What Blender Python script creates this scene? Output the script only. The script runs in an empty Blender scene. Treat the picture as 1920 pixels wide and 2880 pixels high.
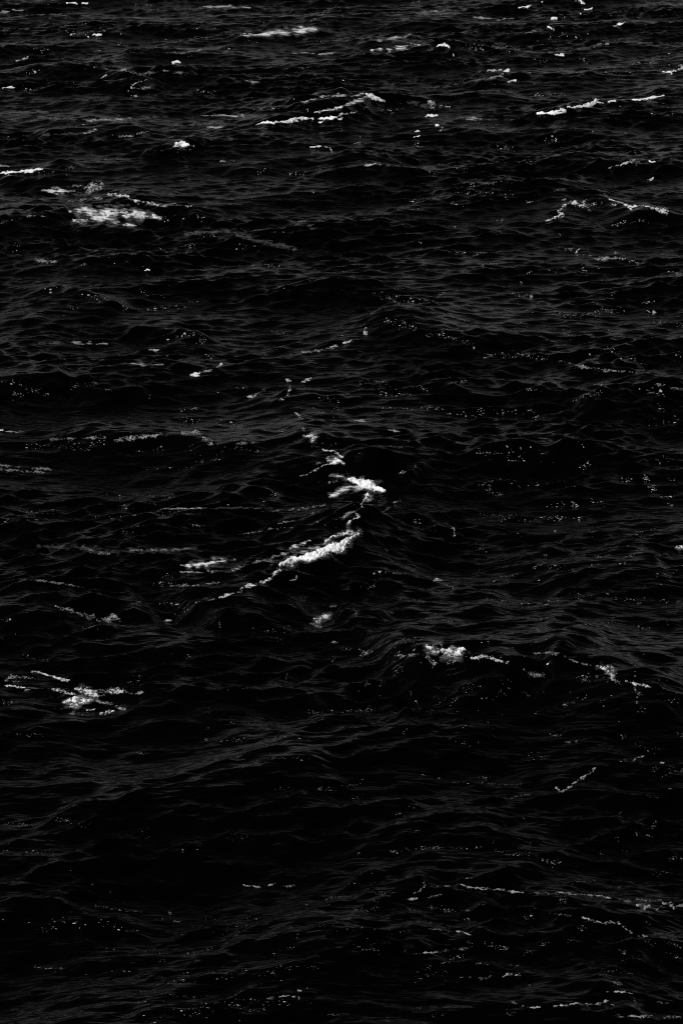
import bpy, math, time
import numpy as np
from mathutils import Vector

T_START = time.time()
scene = bpy.context.scene
rad = math.radians

# ------------------------------------------------------------------ camera
CAM_H = 25.0
PITCH = rad(20.0)
VFOV = rad(24.0)
cam_data = bpy.data.cameras.new("camera")
cam = bpy.data.objects.new("camera", cam_data)
scene.collection.objects.link(cam)
cam.location = (0.0, 0.0, CAM_H)
cam.rotation_euler = (rad(90.0) - PITCH, 0.0, 0.0)
cam_data.sensor_fit = 'VERTICAL'
cam_data.sensor_height = 36.0
cam_data.lens = 18.0 / math.tan(VFOV / 2)
cam_data.clip_start = 0.5
cam_data.clip_end = 30000.0
scene.camera = cam

# ------------------------------------------------------------------ daylight
SUN_ELEV = rad(42.0)
SUN_AZ = rad(-122.0)          # measured from +Y (away from the camera), negative = to the left
world = bpy.data.worlds.new("World")
scene.world = world
world.use_nodes = True
wn = world.node_tree
wn.nodes.clear()
sky = wn.nodes.new('ShaderNodeTexSky')
sky.sky_type = 'NISHITA'
sky.sun_disc = False
sky.sun_elevation = SUN_ELEV
sky.sun_rotation = SUN_AZ
sky.altitude = 0.0
sky.air_density = 1.0
sky.dust_density = 0.6
sky.ozone_density = 1.0
sepw = wn.nodes.new('ShaderNodeSeparateColor')   # black and white picture taken through a red filter
bg = wn.nodes.new('ShaderNodeBackground')
bg.inputs['Strength'].default_value = 0.082
wo = wn.nodes.new('ShaderNodeOutputWorld')
cut = wn.nodes.new('ShaderNodeMath')
cut.operation = 'MULTIPLY'
cut.inputs[1].default_value = 0.42
sub = wn.nodes.new('ShaderNodeMath')
sub.operation = 'MULTIPLY_ADD'
sub.inputs[1].default_value = 1.50
neg = wn.nodes.new('ShaderNodeMath')
neg.operation = 'SUBTRACT'
neg.use_clamp = False
pos_ = wn.nodes.new('ShaderNodeMath')
pos_.operation = 'MAXIMUM'
pos_.inputs[1].default_value = 0.006
wn.links.new(sky.outputs['Color'], sepw.inputs[0])
wn.links.new(sepw.outputs[2], cut.inputs[0])
wn.links.new(sepw.outputs[0], sub.inputs[0])
sub.inputs[2].default_value = 0.0
wn.links.new(sub.outputs[0], neg.inputs[0])
wn.links.new(cut.outputs[0], neg.inputs[1])
wn.links.new(neg.outputs[0], pos_.inputs[0])
wn.links.new(pos_.outputs[0], bg.inputs['Color'])
wn.links.new(bg.outputs[0], wo.inputs['Surface'])

sd = bpy.data.lights.new("sun", 'SUN')
sd.energy = 4.6
sd.angle = rad(0.5)
sd.color = (1.0, 1.0, 1.0)
sun = bpy.data.objects.new("sun", sd)
scene.collection.objects.link(sun)
sx = math.sin(SUN_AZ) * math.cos(SUN_ELEV)
sy = math.cos(SUN_AZ) * math.cos(SUN_ELEV)
sz = math.sin(SUN_ELEV)
sun.rotation_euler = Vector((sx, sy, sz)).to_track_quat('Z', 'Y').to_euler()
sun.location = (-40, 60, 60)

scene.view_settings.view_transform = 'Standard'
scene.view_settings.look = 'None'
scene.view_settings.exposure = -0.25
scene.view_settings.gamma = 1.0
scene.view_settings.use_curve_mapping = False
scene.cycles.filter_width = 1.1
scene.cycles.use_denoising = False      # keeps the fine ripples crisp
scene.cycles.sample_clamp_direct = 1.6
scene.cycles.sample_clamp_indirect = 1.0
scene.cycles.max_bounces = 5
scene.cycles.diffuse_bounces = 2
scene.cycles.glossy_bounces = 3
scene.cycles.transmission_bounces = 1
scene.cycles.transparent_max_bounces = 12
scene.cycles.caustics_reflective = False
scene.cycles.caustics_refractive = False

# ------------------------------------------------------------------ photo geometry helpers (pixels of the 1920x2880 photograph)
FPX = 1440.0 / math.tan(VFOV / 2)
CP, SP = math.cos(PITCH), math.sin(PITCH)
TILES = {0: (0, 0, .6122), 1: (960, 0, .6122), 2: (0, 720, .6122), 3: (960, 720, .6122),
         4: (0, 1440, .6122), 5: (960, 1440, .6122), 6: (0, 2160, .6122), 7: (960, 2160, .6122),
         'a': (480, 1240, .4082), 'b': (0, 480, .4082), 'c': (700, 220, .3061), 'd': (1100, 1750, .5102),
         'e': (0, 1840, .3061), 'f': (1440, 500, .3061)}


def to_photo(tile, pts):
    ox, oy, s = TILES[tile]
    return [(ox + p[0] * s, oy + p[1] * s) + ((p[2] * s,) if len(p) > 2 else (3.0 * s,)) for p in pts]


def ray_ground(u, v, z0=0.0):
    x = (u - 960.0) / FPX
    y = -(v - 1440.0) / FPX
    dx, dy, dz = x, CP + y * SP, -SP + y * CP
    t = (z0 - CAM_H) / dz
    return dx * t, dy * t


# ------------------------------------------------------------------ materials
def water_material():
    m = bpy.data.materials.new("sea_water")
    m.use_nodes = True
    nt = m.node_tree
    b = nt.nodes['Principled BSDF']
    b.inputs['Base Color'].default_value = (0.0004, 0.0004, 0.0004, 1)
    b.inputs['Roughness'].default_value = 0.17
    b.inputs['IOR'].default_value = 1.33
    b.inputs['Specular IOR Level'].default_value = 0.15
    geo = nt.nodes.new('ShaderNodeNewGeometry')
    mp = nt.nodes.new('ShaderNodeMapping')
    mp.inputs['Rotation'].default_value = (0, 0, rad(14))
    mp.inputs['Scale'].default_value = (0.34, 1.4, 1.0)
    n1 = nt.nodes.new('ShaderNodeTexNoise')
    n1.inputs['Scale'].default_value = 3.4
    n1.inputs['Detail'].default_value = 1.6
    n1.inputs['Roughness'].default_value = 0.5
    n1.inputs['Distortion'].default_value = 0.5
    n2 = nt.nodes.new('ShaderNodeTexNoise')       # gust patches: rougher and calmer skin
    n2.inputs['Scale'].default_value = 0.11
    n2.inputs['Detail'].default_value = 3.0
    rmp = nt.nodes.new('ShaderNodeMapRange')
    rmp.inputs['From Min'].default_value = 0.35
    rmp.inputs['From Max'].default_value = 0.65
    rmp.inputs['To Min'].default_value = 0.5
    rmp.inputs['To Max'].default_value = 1.0
    bump = nt.nodes.new('ShaderNodeBump')
    bump.inputs['Distance'].default_value = 0.085
    nt.links.new(geo.outputs['Position'], mp.inputs['Vector'])
    nt.links.new(mp.outputs[0], n1.inputs['Vector'])
    nt.links.new(geo.outputs['Position'], n2.inputs['Vector'])
    nt.links.new(n2.outputs['Fac'], rmp.inputs['Value'])
    nt.links.new(rmp.outputs[0], bump.inputs['Strength'])
    nt.links.new(n1.outputs['Fac'], bump.inputs['Height'])
    nt.links.new(bump.outputs[0], b.inputs['Normal'])
    return m


def foam_material():
    m = bpy.data.materials.new("sea_foam")
    m.use_nodes = True
    nt = m.node_tree
    b = nt.nodes['Principled BSDF']
    b.inputs['Roughness'].default_value = 0.85
    b.inputs['Specular IOR Level'].default_value = 0.15
    at = nt.nodes.new('ShaderNodeAttribute')
    at.attribute_name = "thickness"
    geo = nt.nodes.new('ShaderNodeNewGeometry')
    n = nt.nodes.new('ShaderNodeTexNoise')
    n.inputs['Scale'].default_value = 9.0
    n.inputs['Detail'].default_value = 2.0
    n.inputs['Roughness'].default_value = 0.7
    mr = nt.nodes.new('ShaderNodeMapRange')
    mr.inputs['From Min'].default_value = 0.3
    mr.inputs['From Max'].default_value = 0.7
    mr.inputs['To Min'].default_value = 0.7
    mr.inputs['To Max'].default_value = 1.3
    mul = nt.nodes.new('ShaderNodeMath')
    mul.operation = 'MULTIPLY'
    b.inputs['Base Color'].default_value = (0.84, 0.84, 0.84, 1)
    bump = nt.nodes.new('ShaderNodeBump')
    bump.inputs['Distance'].default_value = 0.035
    bump.inputs['Strength'].default_value = 0.5
    L = nt.links.new
    L(geo.outputs['Position'], n.inputs['Vector'])
    L(n.outputs['Fac'], mr.inputs['Value'])
    L(at.outputs['Fac'], mul.inputs[0])
    L(mr.outputs[0], mul.inputs[1])
    mul.use_clamp = True
    L(mul.outputs[0], b.inputs['Alpha'])       # thin foam lets the dark water through
    L(n.outputs['Fac'], bump.inputs['Height'])
    L(bump.outputs[0], b.inputs['Normal'])
    return m


MAT_WATER = water_material()
MAT_FOAM = foam_material()

# ------------------------------------------------------------------ random fields
rng = np.random.default_rng(20)


def sample(tile, L, x, y):
    n = tile.shape[0]
    fx = (x / L) * n
    fy = (y / L) * n
    ix = np.floor(fx).astype(np.int64)
    iy = np.floor(fy).astype(np.int64)
    fx = (fx - ix).astype(np.float32)
    fy = (fy - iy).astype(np.float32)
    ix %= n
    iy %= n
    jx = (ix + 1) % n
    jy = (iy + 1) % n
    t = tile
    return ((t[ix, iy] * (1 - fx) + t[jx, iy] * fx) * (1 - fy) + (t[ix, jy] * (1 - fx) + t[jx, jy] * fx) * fy)


WIND = math.atan2(-0.86, 0.5)     # waves run towards the camera and to the right


def ocean_tile(n, L, lmin, lmax, B, spread, kp, turn):
    k1 = 2 * np.pi * np.fft.fftfreq(n, d=L / n)
    kx, ky = np.meshgrid(k1, k1, indexing='ij')
    k = np.hypot(kx, ky)
    k[0, 0] = 1.0
    th = np.arctan2(ky, kx) - WIND + turn
    D = np.abs(np.cos(th / 2)) ** (2 * spread)
    D = D + 0.03
    psi = 0.5 * B * k ** -4.0 * D * np.exp(-1.0 * (kp / k) ** 2.2)
    band = (k >= 2 * np.pi / lmax) & (k < 2 * np.pi / lmin)
    psi = np.where(band, psi, 0.0)
    dk = 2 * np.pi / L
    amp = np.sqrt(psi) * dk
    a = (rng.standard_normal((n, n)) + 1j * rng.standard_normal((n, n))) * amp * n * n * 0.75
    h = np.real(np.fft.ifft2(a)).astype(np.float32)
    dx = np.real(np.fft.ifft2(1j * kx / k * a)).astype(np.float32)
    dy = np.real(np.fft.ifft2(1j * ky / k * a)).astype(np.float32)
    return h, dx, dy


def noise_tile(n, lmin, lmax, beta=1.0, sx_=1.0):
    """unit-variance band-limited field on a tile of n cells; wavelengths in cells"""
    f = np.fft.fftfreq(n)
    fx, fy = np.meshgrid(f * sx_, f, indexing='ij')
    k = np.hypot(fx, fy)
    k[0, 0] = 1
    a = np.where((k > 1 / lmax) & (k < 1 / lmin), k ** -beta, 0)
    z = np.real(np.fft.ifft2(a * (rng.standard_normal((n, n)) + 1j * rng.standard_normal((n, n)))))
    return (z / z.std()).astype(np.float32)


# (n, tile length, lmin, lmax, B, spread)
CASCADES = [(512, 173.0, 4.2, 60.0, 0.032, 7.0),
            (512, 61.0, 1.4, 4.2, 0.019, 8.0),
            (512, 23.3, 0.5, 1.4, 0.165, 9.0),
            (512, 8.9, 0.16, 0.5, 0.022, 7.0)]
KP = 2 * np.pi / 12.0
TILESET = [ocean_tile(c[0], c[1], c[2], c[3], c[4], c[5], KP, tn) for c, tn in zip(CASCADES, (0.0, 0.15, 0.3, 0.3))]

# ------------------------------------------------------------------ explicit wave crests (front of the wave on the right of the line drawn left to right)
# tile, height, front width, back width, points
CRESTS = [
    (2, .42, 1.3, 2.6, [(240, 870), (380, 845), (530, 840), (700, 822), (850, 815), (970, 848), (1100, 868), (1220, 875)]),
    ('a', .75, 1.2, 2.8, [(60, 1140), (180, 1112), (400, 1062), (600, 992), (700, 935), (780, 880), (880, 835), (1000, 810), (1110, 770), (1205, 740), (1250, 660), (1300, 560), (1330, 440), (1370, 380), (1450, 352)]),
    ('a', .45, 1.0, 2.0, [(880, 250), (960, 222), (1040, 178), (1120, 150), (1200, 165), (1330, 190), (1440, 240)]),
    (2, .40, 1.4, 2.2, [(1320, 560), (1325, 620), (1300, 665), (1370, 745), (1395, 805), (1445, 840), (1530, 885), (1590, 930)]),
    ('d', .85, 2.0, 2.4, [(-120, 200), (60, 185), (190, 128), (300, 128), (400, 140), (540, 190), (640, 225), (720, 255), (830, 295)]),
    ('d', .80, 2.0, 2.4, [(790, 190), (860, 168), (950, 190), (1050, 232), (1170, 245), (1290, 325), (1430, 358), (1560, 430), (1700, 480)]),
    ('f', .60, 1.5, 2.4, [(250, 410), (400, 370), (450, 270), (540, 215), (700, 215), (800, 195), (860, 165), (980, 228), (1100, 265), (1290, 282), (1420, 305), (1550, 350)]),
    ('b', .55, 1.5, 2.4, [(-60, 380), (20, 358), (120, 335), (250, 310), (380, 285), (480, 270), (600, 262)]),
    ('b', .50, 1.2, 2.4, [(490, 378), (560, 376), (800, 372), (930, 382), (1100, 370)]),
    ('b', .40, 1.2, 2.2, [(720, 100), (800, 130), (900, 170), (1000, 215), (1130, 245), (1300, 260), (1500, 300)]),
    ('c', .65, 1.4, 2.2, [(420, 235), (480, 225), (600, 195), (690, 165), (850, 158), (980, 160)]),
    ('c', .75, 1.3, 2.6, [(560, 325), (700, 300), (880, 252), (1000, 215), (1100, 175), (1180, 205), (1260, 225)]),
    ('c', .40, 1.2, 2.2, [(40, 432), (150, 418), (330, 410), (480, 385), (595, 376), (700, 378), (830, 378), (960, 325), (1080, 275)]),
    (3, .38, 1.5, 2.5, [(60, 300), (230, 305), (340, 330), (470, 368), (560, 385), (650, 430)]),
    (3, .40, 1.6, 2.6, [(470, 600), (600, 558), (700, 560), (900, 578), (1010, 585)]),
    (3, .40, 1.6, 2.6, [(1040, 665), (1180, 640), (1290, 622), (1480, 608), (1600, 625)]),
    (3, .35, 1.4, 2.4, [(1000, 480), (1110, 505), (1200, 520), (1360, 532), (1480, 590), (1600, 622)]),
    (3, .35, 1.4, 2.4, [(560, 870), (700, 885), (830, 900), (930, 905), (1050, 920)]),
    (3, .30, 1.2, 2.2, [(-30, 975), (100, 985), (280, 1000), (400, 1020)]),
    (2, .30, 1.3, 2.2, [(320, 610), (420, 583), (500, 612), (560, 640)]),
    (2, .30, 1.3, 2.2, [(80, 175), (200, 160), (350, 160), (550, 205), (650, 215)]),
    (2, .32, 1.4, 2.4, [(-30, 600), (70, 590), (220, 595), (340, 590)]),
    (2, .32, 1.3, 2.2, [(550, 345), (700, 325), (860, 350), (960, 320)]),
    (4, .45, 1.6, 2.6, [(-60, 500), (20, 490), (130, 460), (300, 470), (450, 532), (620, 490), (800, 500), (900, 430)]),
    (4, .38, 1.6, 2.8, [(520, 900), (800, 900), (1000, 920), (1250, 980), (1500, 915), (1700, 910)]),
    (5, .35, 1.4, 2.4, [(820, 270), (920, 250), (1100, 255), (1250, 262), (1380, 170), (1500, 190)]),
    (5, .35, 1.4, 2.4, [(-60, 440), (0, 445), (70, 448), (200, 475)]),
    (5, .30, 1.3, 2.4, [(220, 420), (420, 400), (600, 410), (760, 415)]),
    (7, .42, 1.5, 2.2, [(940, 130), (1010, 106), (1085, 62), (1165, 5), (1250, -35), (1340, -20), (1400, -60)]),
    (7, .42, 1.6, 2.4, [(240, 640), (370, 560), (460, 548), (550, 535), (640, 555), (790, 570), (1035, 577), (1240, 600), (1440, 613), (1600, 640)]),
    (7, .34, 1.5, 2.2, [(930, 665), (1050, 680), (1195, 713), (1272, 713), (1385, 775), (1500, 805)]),
    (7, .34, 1.5, 2.2, [(780, 1110), (880, 1100), (1000, 1094), (1190, 1080), (1300, 1130), (1450, 1145)]),
    (7, .28, 1.4, 2.2, [(200, 385), (350, 368), (510, 368), (700, 378), (870, 395), (960, 432)]),
    (7, .28, 1.4, 2.2, [(300, 860), (430, 848), (620, 823), (770, 828)]),
    (6, .50, 1.8, 3.2, [(180, 190), (420, 165), (650, 135), (850, 110), (1080, 75), (1400, 30), (1560, 20)]),
    (6, .35, 1.6, 2.6, [(780, 380), (870, 350), (1050, 305), (1230, 310), (1400, 345)]),
    (6, .30, 1.5, 2.4, [(-40, 600), (100, 640), (300, 690), (520, 655), (700, 650)]),
    (6, .28, 1.5, 2.4, [(640, 1020), (800, 1048), (1000, 1055), (1190, 1066), (1345, 1052), (1480, 1110)]),
    (6, .35, 1.5, 2.6, [(-60, -20), (120, 10), (300, 5), (500, -40)]),
    (0, .55, 1.3, 2.4, [(560, 405), (640, 375), (720, 330), (880, 335), (1000, 352), (1100, 378)]),
    (0, .42, 1.3, 2.2, [(1060, 168), (1200, 158), (1370, 145), (1450, 132), (1520, 150)]),
    (0, .42, 1.3, 2.2, [(-40, 800), (75, 793), (180, 780), (260, 742), (340, 725)]),
    (0, .55, 1.2, 2.2, [(690, 705), (780, 678), (830, 652), (880, 672), (920, 680)]),
    (0, .50, 1.5, 2.6, [(1000, 768), (1200, 730), (1400, 682), (1460, 672), (1540, 700), (1620, 745)]),
    (0, .42, 1.3, 2.2, [(120, 335), (200, 322), (400, 312), (560, 322), (650, 345)]),
    (0, .40, 1.4, 2.4, [(120, 605), (300, 600), (440, 600), (560, 590), (700, 580)]),
    (1, .48, 1.3, 2.2, [(860, 530), (1000, 515), (1100, 495), (1170, 468), (1330, 462), (1470, 442)]),
    (1, .42, 1.3, 2.2, [(340, 240), (430, 222), (490, 212), (580, 242)]),
    (1, .50, 1.3, 2.2, [(600, 378), (700, 358), (765, 322), (820, 352)]),
    (1, .48, 1.4, 2.4, [(-40, 800), (60, 772), (150, 755), (250, 768), (360, 795)]),
    (1, .42, 1.4, 2.2, [(1180, 780), (1300, 750), (1380, 738), (1450, 745), (1540, 778)]),
    (1, .35, 1.3, 2.2, [(60, 195), (200, 185), (310, 165), (400, 160)]),
    (1, .35, 1.3, 2.2, [(760, 160), (880, 148), (965, 128), (1040, 150)]),
]


def crest_heights(x, y):
    """x, y float arrays; returns added height and push along the front direction"""
    add = np.zeros_like(x)
    for tile, A, wf, wb, pts in CRESTS:
        wf = wf * 1.2
        A = A * {6: .45, 7: .45, 4: .75, 5: .75, 'd': .72, 'a': .85}.get(tile, 0.9)
        P = [ray_ground(u, v, 0.7 * A) for (u, v, *_w) in to_photo(tile, pts)]
        # smooth the line (Chaikin)
        for _ in range(2):
            Q = [P[0]]
            for a, b in zip(P[:-1], P[1:]):
                Q += [(a[0] * .75 + b[0] * .25, a[1] * .75 + b[1] * .25), (a[0] * .25 + b[0] * .75, a[1] * .25 + b[1] * .75)]
            Q.append(P[-1])
            P = Q
        P = np.array(P)
        m = 3.2 * max(wf, wb) + 1
        sel = (x > P[:, 0].min() - m) & (x < P[:, 0].max() + m) & (y > P[:, 1].min() - m) & (y < P[:, 1].max() + m)
        idx = np.nonzero(sel.ravel())[0]
        if len(idx) == 0:
            continue
        px = x.ravel()[idx]
        py = y.ravel()[idx]
        wob = 0.35 * sample(NZ_BIG, 30.0, px, py)
        py = py + wob
        best = np.full(len(idx), 1e9, np.float32)
        sgn = np.zeros(len(idx), np.float32)
        tt = np.zeros(len(idx), np.float32)
        seg = np.hypot(np.diff(P[:, 0]), np.diff(P[:, 1]))
        cum = np.concatenate([[0], np.cumsum(seg)])
        for i in range(len(P) - 1):
            ax, ay = P[i]
            ex, ey = P[i + 1] - P[i]
            l2 = ex * ex + ey * ey + 1e-9
            t = np.clip(((px - ax) * ex + (py - ay) * ey) / l2, 0, 1)
            qx = px - ax - t * ex
            qy = py - ay - t * ey
            d = np.hypot(qx, qy)
            c = ex * qy - ey * qx       # >0 = left of travel = back of the wave
            b = d < best
            best = np.where(b, d, best)
            sgn = np.where(b, np.sign(c), sgn)
            tt = np.where(b, (cum[i] + t * seg[i]) / cum[-1], tt)
        env = np.clip(np.minimum(tt, 1 - tt) / 0.16, 0, 1)
        env = env * env * (3 - 2 * env)
        w = np.where(sgn < 0, wf, wb)
        s = best / w
        prof = np.exp(-(np.sqrt(s * s + 0.02) - 0.14) * 1.5)
        prof = prof * np.clip((3.2 - s) / 1.0, 0, 1)
        tr = np.where(sgn < 0, -0.30 * np.exp(-((s - 2.0) / 0.9) ** 2), 0)
        # fade near ends: distance past the end points
        val = A * env * (prof + tr)
        add.ravel()[idx] += val.astype(add.dtype)
    return add


NZ_BIG = noise_tile(512, 30, 200, 1.5)
NZ_PATCH = noise_tile(512, 20, 256, 1.5)

# ------------------------------------------------------------------ the sea surface: one sheet, finer where the view is
dep_dense = rad(7.2) + (rad(33.5) - rad(7.2)) * (1 - np.linspace(0, 1, 1720)) ** 1.22
r_dense = CAM_H / np.tan(dep_dense)
r_near = np.linspace(8.0, r_dense[0], 60)[:-1]
r_far = r_dense[-1] * np.power(12000.0 / r_dense[-1], np.linspace(0, 1, 90))[1:]
R = np.concatenate([r_near, r_dense, r_far])
th_d = np.linspace(rad(-10.6), rad(10.6), 640)
g = np.power(np.linspace(0, 1, 56), 2.0)[1:] * rad(64)
TH = np.concatenate([(-th_d[-1] - g)[::-1], th_d, th_d[-1] + g])
NR, NT = len(R), len(TH)
RR, TT = np.meshgrid(R, TH, indexing='ij')
X0 = (RR * np.sin(TT)).astype(np.float32)
Y0 = (RR * np.cos(TT)).astype(np.float32)
cell_r = np.gradient(R)[:, None] * np.ones_like(TT)
cell_t = np.gradient(TH)[None, :] * RR
DX = np.zeros_like(X0)
DY = np.zeros_like(X0)
H = np.zeros_like(X0)
CH = [1.0, 0.7, 0.6, 0.4]
for (n, L, lmin, lmax, B, spr), (h, dx, dy), ch in zip(CASCADES, TILESET, CH):
    lam = math.sqrt(lmin * min(lmax, 12))
    a = np.clip((lam / (np.maximum(cell_r * 0.45, cell_t) + 1e-6) - 1.4) / 1.6, 0, 1).astype(np.float32)
    gust = 1.0
    if lmax < 5:
        gust = 0.60 + 0.45 * np.clip(sample(NZ_PATCH, 70.0, X0 * 0.7, Y0 * 1.8) * 0.9 + 0.6, 0, 1.7)
    rot = 0.31 * lmin
    xs, ys = X0 + 7.3 * lmin, Y0 + 3.1
    H += a * gust * sample(h, L, xs, ys)
    DX += a * gust * ch * sample(dx, L, xs, ys)
    DY += a * gust * ch * sample(dy, L, xs, ys)
# the crests, computed on a fine square grid, softened a little and read back with a cubic spline
GS = 0.07
gxa = np.arange(-46.0, 46.0, GS)
gya = np.arange(28.0, 232.0, GS)
GXA, GYA = np.meshgrid(gxa, gya, indexing='ij')
CF = crest_heights(GXA.astype(np.float32), GYA.astype(np.float32))
for _ in range(5):
    CF[1:-1] = 0.25 * CF[:-2] + 0.5 * CF[1:-1] + 0.25 * CF[2:]
    CF[:, 1:-1] = 0.25 * CF[:, :-2] + 0.5 * CF[:, 1:-1] + 0.25 * CF[:, 2:]
ins = (X0 > gxa[4]) & (X0 < gxa[-5]) & (Y0 > gya[4]) & (Y0 < gya[-5])
qx = (X0[ins] - gxa[0]) / GS
qy = (Y0[ins] - gya[0]) / GS
ix, iy = np.floor(qx).astype(int), np.floor(qy).astype(int)
tx, ty = qx - ix, qy - iy


def bspl(t):
    return [(1 - t) ** 3 / 6, (3 * t ** 3 - 6 * t ** 2 + 4) / 6, (-3 * t ** 3 + 3 * t ** 2 + 3 * t + 1) / 6, t ** 3 / 6]


bx, by = bspl(tx), bspl(ty)
cval = np.zeros(len(qx), np.float32)
for a_ in range(4):
    for b_ in range(4):
        cval += (bx[a_] * by[b_] * CF[ix + a_ - 1, iy + b_ - 1]).astype(np.float32)
H[ins] += cval
PX = X0 + DX
PY = Y0 + DY
PZ = H
POS = np.stack([PX, PY, PZ], -1).astype(np.float32)
print("waves: std", float(H[60:1400, 100:700].std()), "t", round(time.time() - T_START, 1))


def link_mesh(name, verts, faces, mat, loc=(0, 0, 0), attr=None, parent=None, smooth=True):
    me = bpy.data.meshes.new(name)
    nv, nf = len(verts), len(faces)
    fs = faces.shape[1]
    me.vertices.add(nv)
    me.vertices.foreach_set("co", np.ascontiguousarray(verts - np.array(loc), dtype=np.float32).ravel())
    me.loops.add(nf * fs)
    me.loops.foreach_set("vertex_index", np.ascontiguousarray(faces, dtype=np.int32).ravel())
    me.polygons.add(nf)
    me.polygons.foreach_set("loop_start", (np.arange(nf, dtype=np.int32) * fs))
    me.polygons.foreach_set("loop_total", np.full(nf, fs, dtype=np.int32))
    if smooth:
        me.polygons.foreach_set("use_smooth", np.ones(nf, dtype=bool))
    me.update(calc_edges=True)
    if attr is not None:
        at = me.attributes.new("thickness", 'FLOAT', 'POINT')
        at.data.foreach_set("value", np.ascontiguousarray(attr, dtype=np.float32))
    me.materials.append(mat)
    ob = bpy.data.objects.new(name, me)
    scene.collection.objects.link(ob)
    if parent is not None:
        ob.parent = parent
    else:
        ob.location = loc
    return ob


ii = np.arange(NR - 1)[:, None] * NT + np.arange(NT - 1)[None, :]
tri1 = np.stack([ii, ii + 1, ii + NT + 1], -1).reshape(-1, 3)       # split from (i,j) to (i+1,j+1)
tri2 = np.stack([ii, ii + NT + 1, ii + NT], -1).reshape(-1, 3)
faces = np.concatenate([tri1, tri2])[:, ::-1]
# orientation: make normals point up
v0, v1, v2 = POS.reshape(-1, 3)[faces[0]]
if np.cross(v1 - v0, v2 - v0)[2] < 0:
    faces = faces[:, ::-1]
water = link_mesh("water", POS.reshape(-1, 3), faces, MAT_WATER)
water["kind"] = "structure"
water["label"] = "rough black sea with wind-blown waves filling the whole view"

# vertex normals of the sheet
gr = np.gradient(POS, axis=0)
gt = np.gradient(POS, axis=1)
NRM = np.cross(gt, gr)
NRM /= np.linalg.norm(NRM, axis=-1, keepdims=True) + 1e-12
if NRM[500, 300, 2] < 0:
    NRM = -NRM

# front-most point of the sheet at each pixel of the picture, to find where on the waves a piece of foam of the photograph lies
ZW, ZH = 640, 960
zx = POS[..., 0].ravel()
zy = POS[..., 1].ravel()
zz = POS[..., 2].ravel() - CAM_H
dep = zy * CP - zz * SP
upc = zy * SP + zz * CP
u = (960 + FPX * zx / dep) / 3.0
v = (1440 - FPX * upc / dep) / 3.0
ok = (dep > 1) & (u >= -10) & (u < ZW + 10) & (v >= -10) & (v < ZH + 10)
vid = np.nonzero(ok)[0]
pix = (np.floor(v[vid]).astype(int) + 10) * (ZW + 20) + np.floor(u[vid]).astype(int) + 10
order = np.lexsort((dep[vid], pix))
ps = pix[order]
first = np.concatenate([[True], ps[1:] != ps[:-1]])
ZB = np.full((ZH + 20) * (ZW + 20), -1, np.int64)
ZB[ps[first]] = vid[order[first]]
ZB = ZB.reshape(ZH + 20, ZW + 20)
X0f, Y0f = X0.ravel(), Y0.ravel()


def pick(uu, vv):
    """photo pixel -> rest position on the sea sheet of the visible point there"""
    cu, cv = int(np.clip(math.floor(uu / 3), -9, ZW + 8)) + 10, int(np.clip(math.floor(vv / 3), -9, ZH + 8)) + 10
    for k in range(0, 12):
        win = ZB[max(cv - k, 0):cv + k + 1, max(cu - k, 0):cu + k + 1]
        c = win[win >= 0]
        if len(c):
            d = np.hypot(u[c] * 3 - uu, v[c] * 3 - vv)
            i = c[np.argmin(d)]
            return X0f[i], Y0f[i]
    return ray_ground(uu, vv)


def on_sheet(x, y):
    """rest positions -> point and normal on the sea sheet (same triangles as the mesh)"""
    r = np.hypot(x, y)
    th = np.arctan2(x, y)
    fi = np.interp(r, R, np.arange(NR))
    fj = np.interp(th, TH, np.arange(NT))
    i = np.clip(fi.astype(int), 0, NR - 2)
    j = np.clip(fj.astype(int), 0, NT - 2)
    a = (fi - i)[..., None]
    b = (fj - j)[..., None]

    def itp(F):
        p00, p10, p01, p11 = F[i, j], F[i + 1, j], F[i, j + 1], F[i + 1, j + 1]
        up = p00 + (p10 - p00) * a + (p11 - p10) * b
        lo = p00 + (p01 - p00) * b + (p11 - p01) * a
        return np.where(a > b, up, lo)
    n = itp(NRM)
    return itp(POS), n / np.linalg.norm(n, axis=-1, keepdims=True)


print("sheet ready t", round(time.time() - T_START, 1))

# ------------------------------------------------------------------ foam
NZ_F = noise_tile(512, 3, 14, 1.0)
NZ_M = noise_tile(512, 8, 40, 1.0)
NZ_S = noise_tile(512, 2.5, 12, 0.8)
NZ_E = noise_tile(512, 2.2, 6, 0.3)
NZ_L = noise_tile(512, 6, 18, 0.6)


def to_pixels(p):
    zx_, zy_, zz_ = p[..., 0], p[..., 1], p[..., 2] - CAM_H
    d_ = zy_ * CP - zz_ * SP
    return (960 + FPX * zx_ / d_) / 2.8125, (1440 - FPX * (zy_ * SP + zz_ * CP) / d_) / 2.8125


def pix_m(y):
    return np.hypot(y, CAM_H) / 2409.0       # metres seen by one pixel of the 1024-high picture


DIM = {7: 0.58, 6: 0.55, 5: 0.8, 'd': 0.9, 4: 0.68, 2: 0.85, 'e': 1.15, 'f': 1.25, 'c': 1.1}     # foam opacity scaled up or down per tile
PART_NAMES = {'S': 'white_roll', 'P': 'white_wedge', 'M': 'froth', 'L': 'lace', 'K': 'streak', 'k': 'thin_film'}


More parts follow.
